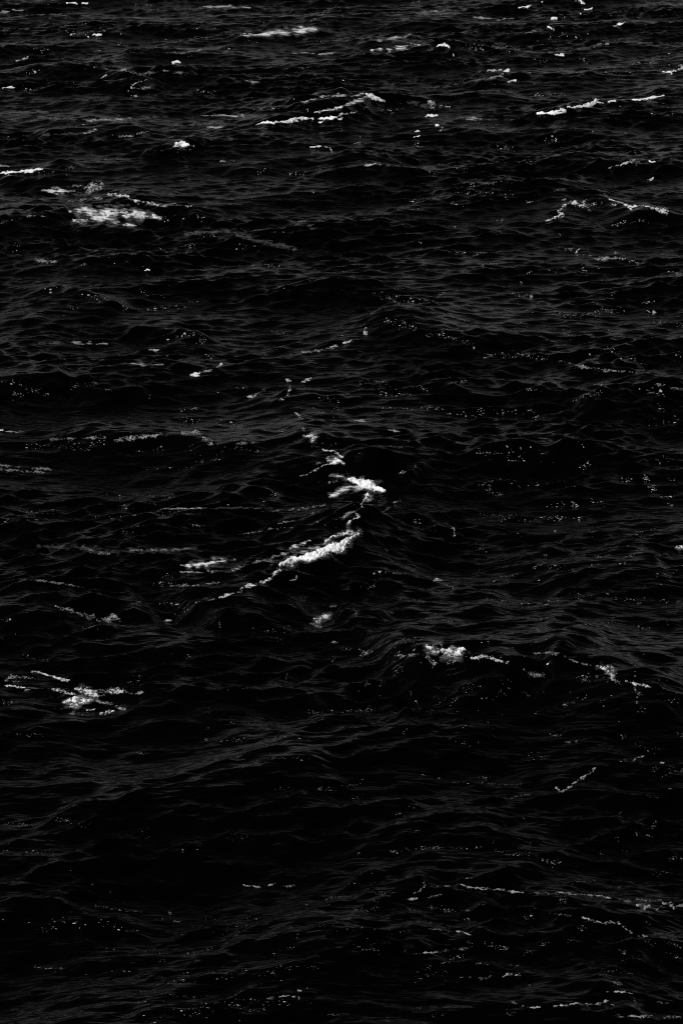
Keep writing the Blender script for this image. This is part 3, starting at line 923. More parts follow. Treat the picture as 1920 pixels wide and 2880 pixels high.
PT = [
    ("largest bright lacy patch, on the left in the upper part",
     {"lace": [('K', 'b', [(480, 280, 8), (540, 300, 40), (620, 306, 42), (720, 300, 36), (820, 302, 34), (900, 300, 34), (1000, 312, 26), (1110, 328, 8)]),
               ('K', 'b', [(520, 268, 8), (700, 270, 12), (900, 275, 10)]), ('M', 'b', [(500, 335, 10), (540, 350, 14), (600, 340, 16)])],
      "foam_trail": [('K', 'b', [(660, 322, 24), (780, 350, 22), (860, 370, 11), (940, 381, 5)]), ('L', 'b', [(500, 330, 18), (540, 350, 20), (640, 345, 16)])]}),
    ("upper lacy patch of two blocks, above the largest bright patch",
     [('K', 'b', [(295, 140, 6), (370, 138, 18), (430, 143, 20), (510, 142, 16)]), ('L', 'b', [(470, 112, 8), (560, 108, 20), (620, 118, 30), (690, 120, 32), (718, 108, 16)]),
      ('k', 'b', [(500, 160, 14), (600, 170, 12)])]),
    ("slanting bright lace running down right, between the two left patches",
     [('M', 'b', [(715, 165, 8), (780, 165, 16), (850, 174, 12), (890, 180, 10)]), ('M', 'b', [(890, 195, 10), (940, 212, 15), (1000, 220, 17), (1060, 232, 15), (1130, 242, 12)]),
      ('L', 'b', [(1130, 238, 12), (1190, 232, 11), (1255, 236, 7)]), ('M', 'b', [(1285, 252, 8), (1325, 241, 8)])]),
    ("thin lace strip with a white tail, in the gap between the left patches",
     [('L', 'b', [(465, 213, 6), (560, 204, 9), (640, 195, 14), (700, 195, 10)]), ('k', 'b', [(660, 240, 12), (900, 242, 12)])]),
    ("slanting lace along a dark crest touching the left edge",
     [('L', 'b', [(15, 357, 8), (60, 350, 10), (120, 332, 15), (180, 320, 13), (245, 310, 8)]), ('L', 'b', [(292, 318, 7), (322, 317, 7)]), ('k', 'b', [(-5, 288, 14), (60, 272, 12), (150, 268, 8)])]),
    ("torn lacy patch with a white island, lower left",
     {"lace": [('M', 'e', [(595, 440, 16), (650, 430, 46), (720, 430, 44), (815, 425, 18)]), ('M', 'e', [(700, 320, 12), (770, 345, 34), (850, 365, 32), (896, 387, 12)]),
               ('L', 'e', [(885, 325, 12), (960, 350, 34), (1030, 350, 30), (1120, 345, 30)])],
      "lace_fringe": [('M', 'e', [(475, 322, 7), (540, 335, 14), (620, 355, 14), (690, 375, 14)]), ('L', 'e', [(800, 400, 14), (900, 430, 16), (1000, 460, 18), (1100, 495, 20), (1150, 512, 9)]),
                      ('L', 'e', [(1160, 348, 7), (1240, 370, 12), (1315, 355, 8)]), ('M', 'e', [(925, 540, 10), (970, 540, 18), (1045, 520, 14)]),
                      ('L', 'e', [(655, 545, 9), (720, 540, 12), (775, 562, 8)]), ('M', 'e', [(790, 517, 8), (862, 508, 9)]), ('M', 'e', [(640, 485, 8), (690, 488, 12)])]}),
    ("small chain of lace rings at the left edge, above the torn patch",
     [('L', 'e', [(55, 237, 8), (110, 215, 28), (150, 215, 28), (210, 215, 30), (300, 222, 22)]), ('M', 'e', [(355, 168, 6), (400, 180, 9), (442, 195, 9)]),
      ('M', 'e', [(465, 200, 8), (540, 225, 16), (645, 246, 8)]), ('L', 'e', [(295, 162, 6), (370, 172, 10)])]),
    ("two thin strands of foam at the left edge beside the torn patch",
     [('M', 'e', [(50, 288, 8), (140, 300, 7), (240, 312, 6)]), ('L', 'e', [(240, 330, 10), (280, 328, 12)]), ('k', 'e', [(240, 312, 8), (480, 318, 7)])]),
    ("dim sprinkled patch at the left edge under the torn one",
     [('L', 'e', [(10, 400, 12), (50, 435, 22), (110, 440, 18)]), ('L', 'e', [(270, 458, 10), (315, 455, 9)]), ('L', 'e', [(495, 500, 8), (555, 508, 9)])]),
    ("loose triangle of lace scraps left of the small frothy whitecap",
     [('L', 4, [(260, 435, 6), (310, 447, 11), (345, 462, 12), (400, 470, 14), (440, 488, 14), (490, 495, 15), (530, 488, 14), (550, 500, 8)])]),
    ("curling lace along the top of the central peak, above the fin-shaped whitecap",
     [('M', 'a', [(1040, 58, 12), (1100, 70, 14), (1150, 90, 14), (1182, 118, 11)]), ('M', 'a', [(1085, 132, 15), (1140, 130, 22), (1170, 142, 12), (1195, 165, 6)]),
      ('M', 'a', [(900, 243, 5), (960, 220, 7), (1040, 177, 13), (1090, 159, 10), (1135, 155, 7)]), ('L', 'a', [(990, 162, 14), (1040, 150, 12)])]),
    ("upright column of froth joining the fin-shaped and the longest whitecap",
     [('M', 'a', [(1355, 358, 12), (1350, 390, 22), (1328, 412, 10), (1318, 452, 10)]), ('M', 'a', [(1290, 498, 13), (1288, 530, 15), (1262, 540, 10)]),
      ('L', 'a', [(1125, 548, 14), (1200, 520, 16), (1262, 490, 12), (1310, 455, 9)]), ('M', 'a', [(1210, 580, 9), (1240, 552, 9)])]),
    ("short lace patch at the right edge near the bottom",
     [('M', 7, [(1360, 632, 9), (1390, 640, 14), (1410, 640, 8)]), ('M', 7, [(1455, 608, 9), (1500, 627, 13), (1530, 641, 12), (1570, 630, 12)]),
      ('L', 7, [(1350, 605, 6), (1400, 610, 9), (1445, 613, 8)]), ('L', 7, [(1360, 660, 5), (1420, 662, 5)]), ('M', 7, [(1432, 648, 6), (1450, 648, 6)])]),
    ("small scrap of lace at the left, first below the large lacy patches",
     [('L', 2, [(140, 20, 8), (190, 22, 12), (255, 28, 8)]), ('L', 2, [(360, 45, 6), (395, 43, 8)])]),
    ("ringed scraps of foam on the small dome wave, right side",
     [('L', 'f', [(480, 655, 10), (530, 660, 20)]), ('M', 'f', [(580, 690, 7), (620, 662, 14), (645, 655, 9)]), ('L', 'f', [(580, 710, 7), (650, 712, 10), (720, 718, 9)]),
      ('L', 'f', [(770, 747, 14), (860, 740, 16), (1030, 742, 12)]), ('L', 'f', [(930, 690, 10), (1020, 705, 14)])]),
    ("blurred lace patch right of the little low whitecap's pale slope",
     [('L', 1, [(390, 462, 10), (430, 480, 18), (490, 492, 10)]), ('k', 1, [(300, 470, 10), (400, 490, 10)])]),
]
for lab, st in PT:
    thing("foam_patch", lab, st)

LN = [
    ("long lace crest line with a hooked left end, right side of the upper part",
     {"hooked_end": [('M', 'f', [(315, 400, 5), (370, 376, 10), (425, 352, 12)]), ('M', 'f', [(430, 340, 18), (460, 335, 20)]), ('M', 'f', [(425, 315, 9), (455, 272, 15), (480, 247, 20), (540, 215, 15)])],
      "crest_lace": [('M', 'f', [(540, 232, 18), (600, 248, 22), (650, 256, 20)]), ('L', 'f', [(400, 215, 12), (480, 205, 10)]), ('L', 'f', [(650, 250, 24), (700, 262, 38), (750, 235, 26), (800, 198, 12)]),
                     ('L', 'f', [(820, 230, 10), (790, 270, 10)])],
      "thin_line": [('M', 'f', [(880, 192, 7), (930, 212, 9), (980, 230, 10), (1050, 252, 10), (1100, 265, 9), (1200, 262, 10), (1290, 282, 9), (1330, 290, 8)]),
                    ('L', 'f', [(880, 230, 22), (930, 258, 28)]), ('M', 'f', [(1065, 275, 12), (1085, 290, 16)]), ('L', 'f', [(1340, 295, 16), (1390, 310, 30)])]}),
    ("zigzag chain of froth climbing to the central peak",
     [('M', 2, [(1390, 580, 6), (1410, 572, 11), (1428, 563, 6)]), ('M', 2, [(1318, 568, 8), (1335, 575, 5)]), ('M', 2, [(1333, 600, 7), (1328, 628, 10), (1310, 652, 5)]),
      ('M', 2, [(1285, 658, 9), (1303, 666, 9)]), ('M', 2, [(1362, 722, 7), (1370, 740, 10), (1388, 750, 5)]), ('L', 2, [(1375, 790, 14), (1398, 802, 12)]),
      ('M', 2, [(1398, 826, 7), (1445, 832, 14), (1430, 850, 10)])]),
    ("thin knotted line slanting right in the upper right above the long lace crest",
     [('M', 1, [(1225, 773, 3), (1280, 760, 6), (1320, 743, 8)]), ('L', 1, [(1320, 743, 8), (1362, 738, 9), (1350, 760, 8)])]),
    ("wavy dotted line over the dark hollow in the top left",
     [('L', 0, [(390, 313, 5), (470, 308, 6), (540, 328, 6), (570, 322, 8)]), ('M', 0, [(470, 357, 4), (490, 344, 6)]), ('L', 0, [(570, 322, 6), (650, 345, 9), (700, 335, 8), (760, 327, 7), (880, 340, 7)])]),
    ("small dotted arc under the wavy line in the top left",
     [('M', 0, [(612, 389, 4), (640, 378, 6), (675, 369, 5)]), ('L', 0, [(620, 410, 6), (690, 400, 7)])]),
    ("straight dotted line right of the middle top, under the feathered streak",
     [('K', 0, [(1345, 246, 4), (1360, 246, 4)]), ('K', 0, [(1385, 244, 4), (1440, 246, 4)]), ('K', 0, [(1470, 250, 4), (1510, 249, 5), (1542, 240, 4)])]),
    ("dotted line across the middle top, left of the feathered streak",
     [('L', 0, [(745, 244, 5), (850, 242, 6), (925, 231, 6)]), ('L', 0, [(840, 262, 5), (880, 258, 5)])]),
    ("short beaded line in the middle of the top half",
     [('K', 0, [(1130, 375, 4), (1160, 377, 5), (1190, 380, 4)]), ('K', 0, [(1015, 740, 4), (1050, 740, 6), (1075, 739, 4)])]),
    ("beaded line along the arched wave left of the central peak",
     [('L', 2, [(235, 845, 6), (330, 838, 10), (480, 835, 8)]), ('L', 2, [(520, 850, 8), (600, 832, 14), (680, 825, 11), (790, 824, 7)]), ('L', 2, [(840, 818, 8), (910, 812, 16), (970, 850, 14)]),
      ('L', 2, [(1090, 860, 12), (1160, 860, 10)])]),
    ("two beaded lines at the left edge under the arched wave",
     [('L', 2, [(-5, 963, 7), (60, 967, 9), (235, 981, 8)]), ('L', 2, [(-5, 985, 8), (60, 985, 8), (200, 998, 7)])]),
    ("ragged foam line climbing to the right on the black lower right slope",
     [('M', 7, [(985, 95, 8), (1000, 98, 7)]), ('M', 7, [(998, 110, 6), (1035, 98, 9), (1060, 75, 7), (1085, 60, 7), (1130, 30, 5), (1168, 0, 5)])]),
    ("longest thin beaded line crossing the dark lower right",
     [('M', 7, [(545, 533, 5), (580, 547, 6), (640, 555, 8), (720, 560, 7), (790, 570, 8), (835, 573, 6)]), ('L', 7, [(835, 576, 6), (930, 577, 6), (990, 576, 7)]),
      ('M', 7, [(990, 574, 5), (1035, 577, 7), (1060, 581, 5), (1100, 582, 6), (1160, 587, 6), (1240, 600, 5)]), ('L', 7, [(1270, 603, 6), (1330, 620, 9)])]),
    ("knotted foam line bending down to the right under the longest thin one",
     [('M', 7, [(1105, 688, 6), (1150, 700, 8), (1195, 715, 9), (1240, 710, 8), (1272, 713, 10)]), ('M', 7, [(1290, 730, 6), (1330, 757, 7)]), ('M', 7, [(1365, 772, 6), (1395, 778, 7)]), ('L', 7, [(955, 667, 5), (1050, 680, 7)])]),
    ("fine straight beaded line in the lower middle",
     [('L', 7, [(320, 856, 6), (430, 847, 8), (520, 835, 7), (625, 821, 7)]), ('M', 7, [(380, 851, 4), (440, 847, 4)])]),
    ("short hooked lines of foam at the left end of the longest thin one",
     [('M', 7, [(378, 520, 5), (381, 548, 7)]), ('M', 7, [(335, 577, 5), (370, 556, 5)]), ('M', 7, [(305, 608, 6), (345, 598, 7)]), ('M', 7, [(440, 546, 5), (490, 541, 5)]),
      ('L', 7, [(370, 602, 5), (430, 590, 6), (458, 581, 8)])]),
    ("bright knotted line by the bottom edge, right half",
     [('M', 7, [(972, 1095, 5), (1000, 1094, 6), (1050, 1088, 5), (1075, 1082, 8), (1110, 1086, 5), (1150, 1086, 6), (1190, 1082, 9), (1218, 1070, 7)]), ('M', 7, [(1240, 1088, 6), (1258, 1094, 6)])]),
    ("short foam line left of the bright knotted one by the bottom edge",
     [('M', 7, [(858, 1105, 4), (880, 1101, 7), (915, 1100, 4)]), ('L', 7, [(780, 1075, 5), (830, 1098, 6)])]),
    ("lowest foam line in the bottom right corner",
     [('M', 7, [(1275, 1146, 5), (1325, 1140, 7), (1370, 1145, 7), (1425, 1143, 5)]), ('L', 7, [(1480, 1145, 6), (1560, 1147, 6)])]),
    ("thin flat foam line above the bottom right corner",
     [('M', 7, [(1215, 1030, 4), (1280, 1028, 5), (1335, 1038, 4)]), ('L', 7, [(1240, 985, 9), (1285, 995, 9)])]),
    ("small cluster of foam scraps on the dark lower middle",
     [('M', 7, [(535, 752, 8), (560, 756, 7), (590, 767, 5)]), ('L', 7, [(360, 740, 5), (465, 743, 6)])]),
    ("short pale foam dashes below the fine straight beaded line",
     [('M', 7, [(735, 963, 5), (760, 953, 9), (785, 947, 6)]), ('M', 7, [(795, 955, 5), (818, 950, 5)]), ('L', 7, [(640, 970, 6), (700, 955, 6)])]),
    ("foam knot with a beaded line, near the bottom edge left of the middle",
     [('M', 6, [(1368, 1022, 8), (1380, 1025, 6)]), ('M', 6, [(1360, 1045, 5), (1372, 1068, 6)]), ('M', 6, [(1285, 1051, 5), (1318, 1049, 7), (1348, 1051, 5)]), ('L', 6, [(1230, 1060, 5), (1290, 1054, 6)])]),
    ("thin broken line at the lower left of the middle",
     [('M', 6, [(1105, 535, 4), (1150, 543, 5), (1195, 546, 4)]), ('M', 6, [(1235, 540, 4), (1265, 533, 5)]), ('L', 6, [(1290, 545, 6), (1358, 538, 6)])]),
    ("beaded line over the right slope, level with the fin-shaped whitecap's top",
     [('L', 3, [(1000, 483, 6), (1110, 510, 8), (1200, 525, 7), (1360, 535, 7)]), ('L', 3, [(1440, 590, 6), (1500, 602, 8), (1570, 618, 9)])]),
    ("faint arched dotted line left of the star-shaped whitecap",
     [('L', 'd', [(775, 175, 6), (850, 167, 8), (915, 174, 7)]), ('L', 'd', [(980, 205, 6), (1055, 233, 8), (1110, 240, 8)])]),
    ("scattered scraps of foam trailing down from the arched whitecap",
     [('L', 'd', [(715, 255, 10), (770, 285, 18), (835, 300, 16)])]),
    ("drooping scrap of foam under the short crest line, lower right edge",
     [('L', 'd', [(1335, 368, 9), (1365, 400, 13), (1352, 445, 10)])]),
    ("small hooked foam line at the right, halfway down the black slope",
     [('M', 5, [(1338, 1147, 5), (1358, 1128, 6), (1392, 1120, 4)]), ('M', 5, [(1462, 1152, 5), (1480, 1153, 4)])]),
]
for lab, st in LN:
    thing("foam_line", lab, st)
print("foam quads", QUADS, "t", round(time.time() - T_START, 1))

# ------------------------------------------------------------------ loose flecks nobody could count
DOTS = [
    (0, [(200, 95, 30), (520, 100, 30)], 30), (0, [(300, 150, 8), (430, 150, 8)], 22), (0, [(540, 203, 4), (580, 203, 4)], 8), (0, [(740, 185, 5), (950, 172, 8)], 30),
    (0, [(930, 110, 10), (1010, 100, 5)], 18), (0, [(1430, 100, 6), (1560, 20, 12)], 40), (0, [(120, 332, 3), (190, 322, 3)], 12), (0, [(20, 140, 4), (60, 138, 4)], 8),
    (0, [(190, 228, 3), (215, 229, 3)], 8), (0, [(450, 232, 4), (480, 233, 4)], 8), (0, [(100, 405, 8), (200, 408, 6)], 20), (0, [(580, 430, 15), (700, 435, 10)], 22),
    (0, [(890, 415, 6), (990, 415, 6)], 15), (0, [(1150, 495, 12), (1280, 490, 8)], 30), (0, [(1320, 310, 5), (1420, 315, 5)], 14), (0, [(300, 770, 6), (360, 770, 6)], 14),
    (0, [(400, 740, 8), (500, 735, 8)], 14), (0, [(1340, 790, 8), (1520, 775, 8)], 20), (0, [(1180, 790, 8), (1260, 770, 8)], 8), (0, [(820, 700, 6), (890, 690, 6)], 10),
    (0, [(1425, 880, 4), (1440, 880, 4)], 5), (0, [(905, 997, 3), (935, 997, 3)], 8), (0, [(680, 1142, 6), (900, 1128, 6)], 30), (0, [(1080, 1140, 8), (1200, 1142, 5)], 10),
    (0, [(1330, 1020, 12), (1440, 1010, 12)], 14), (0, [(60, 1140, 5), (110, 1142, 5)], 12), (0, [(850, 985, 6), (700, 1010, 6)], 8),
    (1, [(570, 212, 8), (650, 222, 8)], 25), (1, [(730, 215, 12), (800, 228, 8)], 25), (1, [(870, 160, 10), (1130, 175, 10)], 25), (1, [(1000, 75, 5), (1030, 75, 4)], 5),
    (1, [(1340, 295, 14), (1500, 250, 12)], 30), (1, [(1100, 280, 6), (1140, 278, 5)], 10), (1, [(870, 272, 4), (940, 270, 4)], 10), (1, [(850, 330, 4), (870, 330, 4)], 8),
    (1, [(1200, 332, 5), (1330, 330, 5)], 14), (1, [(880, 432, 8), (1030, 432, 14)], 35), (1, [(330, 655, 8), (360, 670, 6)], 14), (1, [(50, 660, 4), (100, 653, 4)], 12),
    (1, [(680, 670, 8), (790, 685, 8)], 18), (1, [(830, 738, 8), (880, 740, 8)], 18), (1, [(1300, 612, 3)], 4), (1, [(930, 650, 10), (1000, 630, 12)], 12), (1, [(545, 842, 4), (720, 845, 6)], 30),
    (1, [(780, 815, 6), (880, 842, 6)], 25), (1, [(560, 890, 12), (820, 900, 12)], 35), (1, [(300, 910, 8), (380, 912, 8)], 12), (1, [(510, 940, 5), (570, 935, 12)], 10),
    (1, [(320, 962, 5), (345, 960, 4)], 8), (1, [(840, 930, 5), (880, 922, 4)], 10), (1, [(715, 1015, 5), (740, 1012, 5)], 10), (1, [(515, 1045, 6), (535, 1048, 4)], 8),
    (1, [(1000, 1075, 4)], 5), (1, [(1240, 1030, 4), (1415, 1022, 4)], 30), (1, [(470, 1162, 5), (740, 1162, 6)], 40), (1, [(355, 1115, 5), (370, 1145, 6)], 8),
    (1, [(1200, 893, 6), (1220, 893, 5)], 8), (1, [(1350, 710, 5)], 6), (1, [(100, 510, 8), (330, 480, 12)], 20), (1, [(1430, 525, 6), (1520, 522, 6)], 16),
    (2, [(120, 175, 10), (260, 165, 15)], 12), (2, [(370, 172, 8), (500, 190, 12)], 30), (2, [(280, 228, 8), (360, 240, 8)], 22), (2, [(560, 235, 6), (780, 235, 10), (900, 212, 6)], 70),
    (2, [(640, 150, 10), (760, 190, 8)], 12), (2, [(1040, 40, 6), (1350, 60, 10)], 40), (2, [(1250, 350, 8), (1320, 352, 8)], 14), (2, [(780, 365, 10), (900, 355, 8)], 25), (2, [(910, 380, 12), (940, 390, 8)], 20),
    (2, [(940, 460, 10), (990, 462, 6)], 16), (2, [(745, 455, 5), (775, 455, 4)], 6), (2, [(330, 605, 6), (440, 583, 6)], 18), (2, [(55, 637, 7), (110, 633, 6)], 22), (2, [(130, 618, 6), (180, 616, 5)], 18),
    (2, [(190, 637, 4), (230, 636, 4)], 8), (2, [(0, 575, 6), (120, 590, 6)], 20), (2, [(485, 608, 4), (510, 614, 4)], 12), (2, [(690, 640, 5)], 6), (2, [(1000, 625, 5)], 6),
    (2, [(1060, 605, 4), (1140, 603, 4)], 12), (2, [(1230, 620, 4), (1265, 635, 4)], 8), (2, [(800, 720, 10), (900, 697, 5), (940, 690, 8)], 25), (2, [(820, 740, 8), (910, 765, 10)], 22),
    (2, [(1010, 760, 15), (1240, 800, 25)], 60), (2, [(120, 880, 12), (400, 870, 12)], 40), (2, [(380, 890, 8), (480, 855, 12)], 22), (2, [(600, 890, 6), (760, 883, 6)], 14), (2, [(860, 895, 12), (920, 905, 8)], 8),
    (2, [(1000, 900, 8), (1200, 900, 6)], 22), (2, [(900, 935, 5), (1020, 930, 5)], 18), (2, [(640, 975, 4), (900, 965, 4)], 12), (2, [(500, 1080, 15), (850, 1100, 15)], 50),
    (2, [(550, 1142, 5), (720, 1136, 5)], 30), (2, [(580, 1160, 4), (930, 1160, 4)], 45), (2, [(1240, 1090, 15), (1300, 1100, 10)], 20), (2, [(940, 1082, 4), (1010, 1080, 4)], 8),
    (2, [(80, 1170, 8), (270, 1168, 8)], 40), (2, [(1500, 640, 25), (1560, 700, 25)], 15), (2, [(1300, 790, 20), (1350, 840, 20)], 14), (2, [(1420, 900, 25), (1560, 870, 20)], 14), (2, [(1560, 740, 10), (1430, 700, 10)], 18),
    (3, [(150, 170, 8), (270, 205, 8), (430, 210, 8)], 60), (3, [(430, 190, 6), (490, 150, 6)], 14), (3, [(120, 262, 8), (140, 265, 6)], 8), (3, [(180, 290, 8), (300, 322, 10), (340, 335, 8)], 40),
    (3, [(380, 367, 4), (470, 370, 5), (520, 380, 5), (610, 410, 5)], 45), (3, [(460, 340, 4), (480, 380, 6)], 10), (3, [(440, 260, 6), (520, 280, 6), (600, 300, 6)], 35), (3, [(825, 125, 4)], 6),
    (3, [(770, 175, 6), (800, 168, 10), (870, 182, 8)], 34), (3, [(1190, 112, 9)], 8), (3, [(1200, 198, 4), (1252, 181, 5)], 14), (3, [(650, 35, 6), (720, 30, 6)], 14), (3, [(850, 70, 8), (1000, 60, 8), (1170, 50, 12)], 30),
    (3, [(1150, 12, 5), (1300, 10, 6)], 30), (3, [(1310, 18, 5), (1370, 30, 5)], 18), (3, [(1500, 60, 10), (1560, 85, 8)], 18), (3, [(920, 262, 5), (1050, 275, 12), (1250, 248, 10), (1310, 255, 8)], 110), (3, [(1380, 215, 6), (1440, 217, 6)], 10),
    (3, [(1405, 259, 4), (1438, 256, 4)], 14), (3, [(1440, 300, 6), (1560, 315, 6)], 30), (3, [(1535, 442, 5), (1555, 446, 5)], 8), (3, [(1330, 455, 18), (1370, 480, 18)], 22), (3, [(1220, 425, 12), (1310, 465, 12)], 20),
    (3, [(640, 460, 10), (950, 465, 8)], 70), (3, [(1030, 350, 12), (1060, 380, 12)], 12), (3, [(60, 587, 5), (150, 577, 7), (310, 600, 7), (385, 610, 6)], 50), (3, [(175, 628, 10), (310, 632, 10)], 34), (3, [(525, 582, 5), (590, 578, 5)], 14),
    (3, [(480, 595, 4), (530, 580, 4)], 8), (3, [(835, 608, 6), (920, 620, 6)], 16), (3, [(1060, 660, 5), (1100, 651, 6), (1190, 635, 6)], 36), (3, [(1370, 618, 5), (1480, 640, 8)], 18), (3, [(1450, 690, 8), (1480, 715, 6)], 10),
    (3, [(1400, 755, 10), (1560, 750, 10)], 16), (3, [(170, 692, 5), (360, 697, 5), (480, 703, 8)], 55), (3, [(620, 712, 4), (880, 708, 5)], 34), (3, [(490, 725, 5), (660, 732, 6)], 22), (3, [(880, 742, 8), (930, 738, 6)], 14),
    (3, [(620, 900, 8), (730, 908, 12), (850, 905, 12)], 50), (3, [(270, 993, 6), (292, 991, 6)], 16), (3, [(340, 967, 5)], 6), (3, [(1100, 969, 6), (1130, 965, 6)], 18), (3, [(640, 1050, 12), (690, 1085, 12), (725, 1097, 6)], 38),
    (3, [(680, 1030, 6), (790, 1030, 8)], 14), (3, [(1280, 1018, 6), (1330, 1028, 6)], 16), (3, [(1385, 1015, 8), (1402, 1032, 7)], 20), (3, [(1412, 1070, 8), (1440, 1058, 9)], 26), (3, [(1495, 1028, 5), (1535, 1031, 5)], 10),
    (3, [(1060, 1151, 6), (1085, 1149, 6)], 20), (3, [(1150, 1118, 6), (1200, 1135, 8)], 12), (3, [(1495, 1135, 7), (1515, 1150, 6)], 14), (3, [(1460, 1103, 3), (1535, 1103, 3)], 14), (3, [(230, 1128, 5), (270, 1128, 5)], 10),
    (3, [(800, 1048, 5), (920, 1047, 5)], 12), (3, [(950, 1145, 6), (1080, 1135, 6)], 14), (3, [(1380, 940, 8), (1560, 930, 10)], 16),
    (4, [(0, 10, 10), (240, 5, 10)], 30), (4, [(0, 35, 5), (200, 35, 6)], 26), (4, [(400, 10, 6), (620, 12, 8), (760, 8, 8)], 40), (4, [(560, 98, 6), (620, 97, 6)], 10), (4, [(570, 70, 4), (640, 60, 4)], 10),
    (4, [(840, 62, 4), (940, 60, 4)], 10), (4, [(700, 330, 6), (850, 340, 10), (920, 338, 8)], 40), (4, [(730, 290, 8), (790, 298, 8)], 14), (4, [(610, 422, 6), (655, 416, 6)], 18), (4, [(735, 418, 4), (830, 418, 5)], 16),
    (4, [(370, 527, 6), (460, 532, 6), (565, 522, 6)], 22), (4, [(800, 470, 8), (870, 440, 8)], 12), (4, [(1010, 522, 6)], 7), (4, [(0, 498, 4), (60, 490, 4)], 8), (4, [(130, 463, 3)], 3),
    (4, [(1190, 540, 10), (1280, 540, 10)], 7), (4, [(1280, 590, 12), (1330, 510, 12)], 14), (4, [(1515, 593, 5), (1545, 602, 5)], 12), (4, [(1520, 690, 6), (1565, 645, 6)], 14), (4, [(120, 655, 8), (240, 690, 15)], 14),
    (4, [(590, 780, 12), (690, 770, 20)], 14), (4, [(1050, 820, 3)], 2), (4, [(1110, 812, 6), (1170, 810, 6)], 5), (4, [(1415, 915, 4), (1565, 917, 3)], 22), (4, [(1060, 970, 6), (1250, 975, 8)], 12), (4, [(940, 1030, 5), (960, 1060, 6)], 8),
    (4, [(1010, 1052, 5), (1130, 1045, 8)], 22), (4, [(1230, 1040, 8), (1420, 1048, 6)], 16), (4, [(1100, 1142, 6), (1440, 1143, 6)], 22), (4, [(600, 1110, 6), (700, 1108, 6)], 10), (4, [(80, 1022, 4), (200, 1028, 4)], 16),
    (4, [(780, 655, 8), (890, 662, 6)], 10), (4, [(1240, 665, 3)], 3), (4, [(1330, 745, 6), (1300, 770, 6)], 5), (4, [(950, 990, 8), (1010, 770, 8)], 6),
    (5, [(640, 8, 5), (800, 12, 8)], 24), (5, [(730, 35, 6), (870, 40, 8), (1060, 26, 6), (1115, 28, 5)], 55), (5, [(1120, 60, 10), (1160, 120, 10)], 8), (5, [(1360, 100, 6), (1445, 76, 7)], 22), (5, [(335, 45, 5), (355, 45, 5)], 12), (5, [(380, 95, 15), (430, 60, 10)], 8),
    (5, [(1155, 202, 4), (1215, 205, 4)], 14), (5, [(1290, 207, 6), (1340, 196, 7), (1385, 168, 5)], 28), (5, [(800, 90, 8), (830, 100, 8)], 8), (5, [(205, 172, 5)], 5), (5, [(620, 145, 6), (660, 190, 6)], 10),
    (5, [(875, 260, 6), (920, 237, 7)], 16), (5, [(930, 198, 4)], 5), (5, [(950, 250, 8), (1100, 262, 8)], 20), (5, [(695, 315, 6), (718, 313, 6)], 14), (5, [(730, 290, 5), (800, 285, 6)], 10), (5, [(470, 332, 5), (535, 357, 5), (570, 355, 8)], 24),
    (5, [(320, 402, 4), (380, 408, 4)], 12), (5, [(640, 397, 4), (760, 411, 4), (960, 424, 4)], 28), (5, [(1090, 400, 5), (1155, 391, 6)], 14), (5, [(1215, 370, 5), (1225, 371, 5)], 8), (5, [(1240, 393, 4), (1320, 400, 5), (1450, 404, 5), (1560, 410, 5)], 40),
    (5, [(1360, 413, 6), (1380, 420, 6)], 8), (5, [(1440, 290, 8), (1560, 270, 8)], 8), (5, [(110, 283, 6), (290, 283, 6)], 30), (5, [(100, 336, 8), (160, 340, 8)], 10), (5, [(480, 502, 3), (520, 502, 3)], 8), (5, [(370, 490, 8), (440, 480, 8)], 12),
    (5, [(60, 445, 6), (68, 480, 6)], 10), (5, [(850, 515, 10), (960, 470, 12)], 12), (5, [(1230, 490, 8), (1330, 470, 8)], 8), (5, [(1345, 527, 5), (1410, 532, 5)], 12), (5, [(1490, 500, 10)], 4), (5, [(0, 632, 5), (40, 635, 4)], 10), (5, [(85, 632, 5), (145, 640, 7)], 34),
    (5, [(90, 655, 10), (130, 665, 12)], 14), (5, [(240, 612, 5), (350, 578, 6)], 20), (5, [(230, 665, 10), (290, 655, 8)], 14), (5, [(240, 730, 12), (285, 715, 8)], 18), (5, [(170, 800, 14), (190, 770, 8)], 12), (5, [(100, 790, 8), (150, 790, 8)], 6), (5, [(320, 830, 6)], 4),
    (5, [(345, 873, 3)], 3), (5, [(555, 825, 5), (640, 795, 8)], 18), (5, [(690, 865, 8), (760, 780, 15)], 14), (5, [(830, 840, 10), (940, 820, 20)], 12), (5, [(880, 940, 3), (900, 915, 3)], 4), (5, [(1000, 890, 4), (1060, 875, 5), (1130, 845, 8)], 24), (5, [(1100, 770, 14), (1130, 760, 12)], 30),
    (5, [(1180, 880, 10), (1260, 840, 15)], 8), (5, [(1400, 925, 8), (1370, 900, 12)], 6), (5, [(1480, 860, 8), (1560, 880, 8)], 10), (5, [(0, 921, 3), (70, 915, 4), (145, 898, 4)], 24), (5, [(0, 822, 3), (100, 800, 10)], 5), (5, [(270, 1015, 10), (310, 997, 6)], 10), (5, [(680, 970, 20)], 5),
    (5, [(940, 1018, 6), (1010, 1028, 6)], 18), (5, [(1030, 1055, 3), (1080, 1053, 3)], 14), (5, [(1285, 1035, 6), (1305, 1025, 5)], 10), (5, [(630, 1060, 3)], 2), (5, [(860, 1130, 14), (960, 1125, 14)], 20), (5, [(1250, 1142, 6), (1310, 1138, 5)], 10), (5, [(1380, 1080, 14), (1480, 1100, 14)], 12), (5, [(1540, 1005, 12), (1565, 1060, 20)], 10),
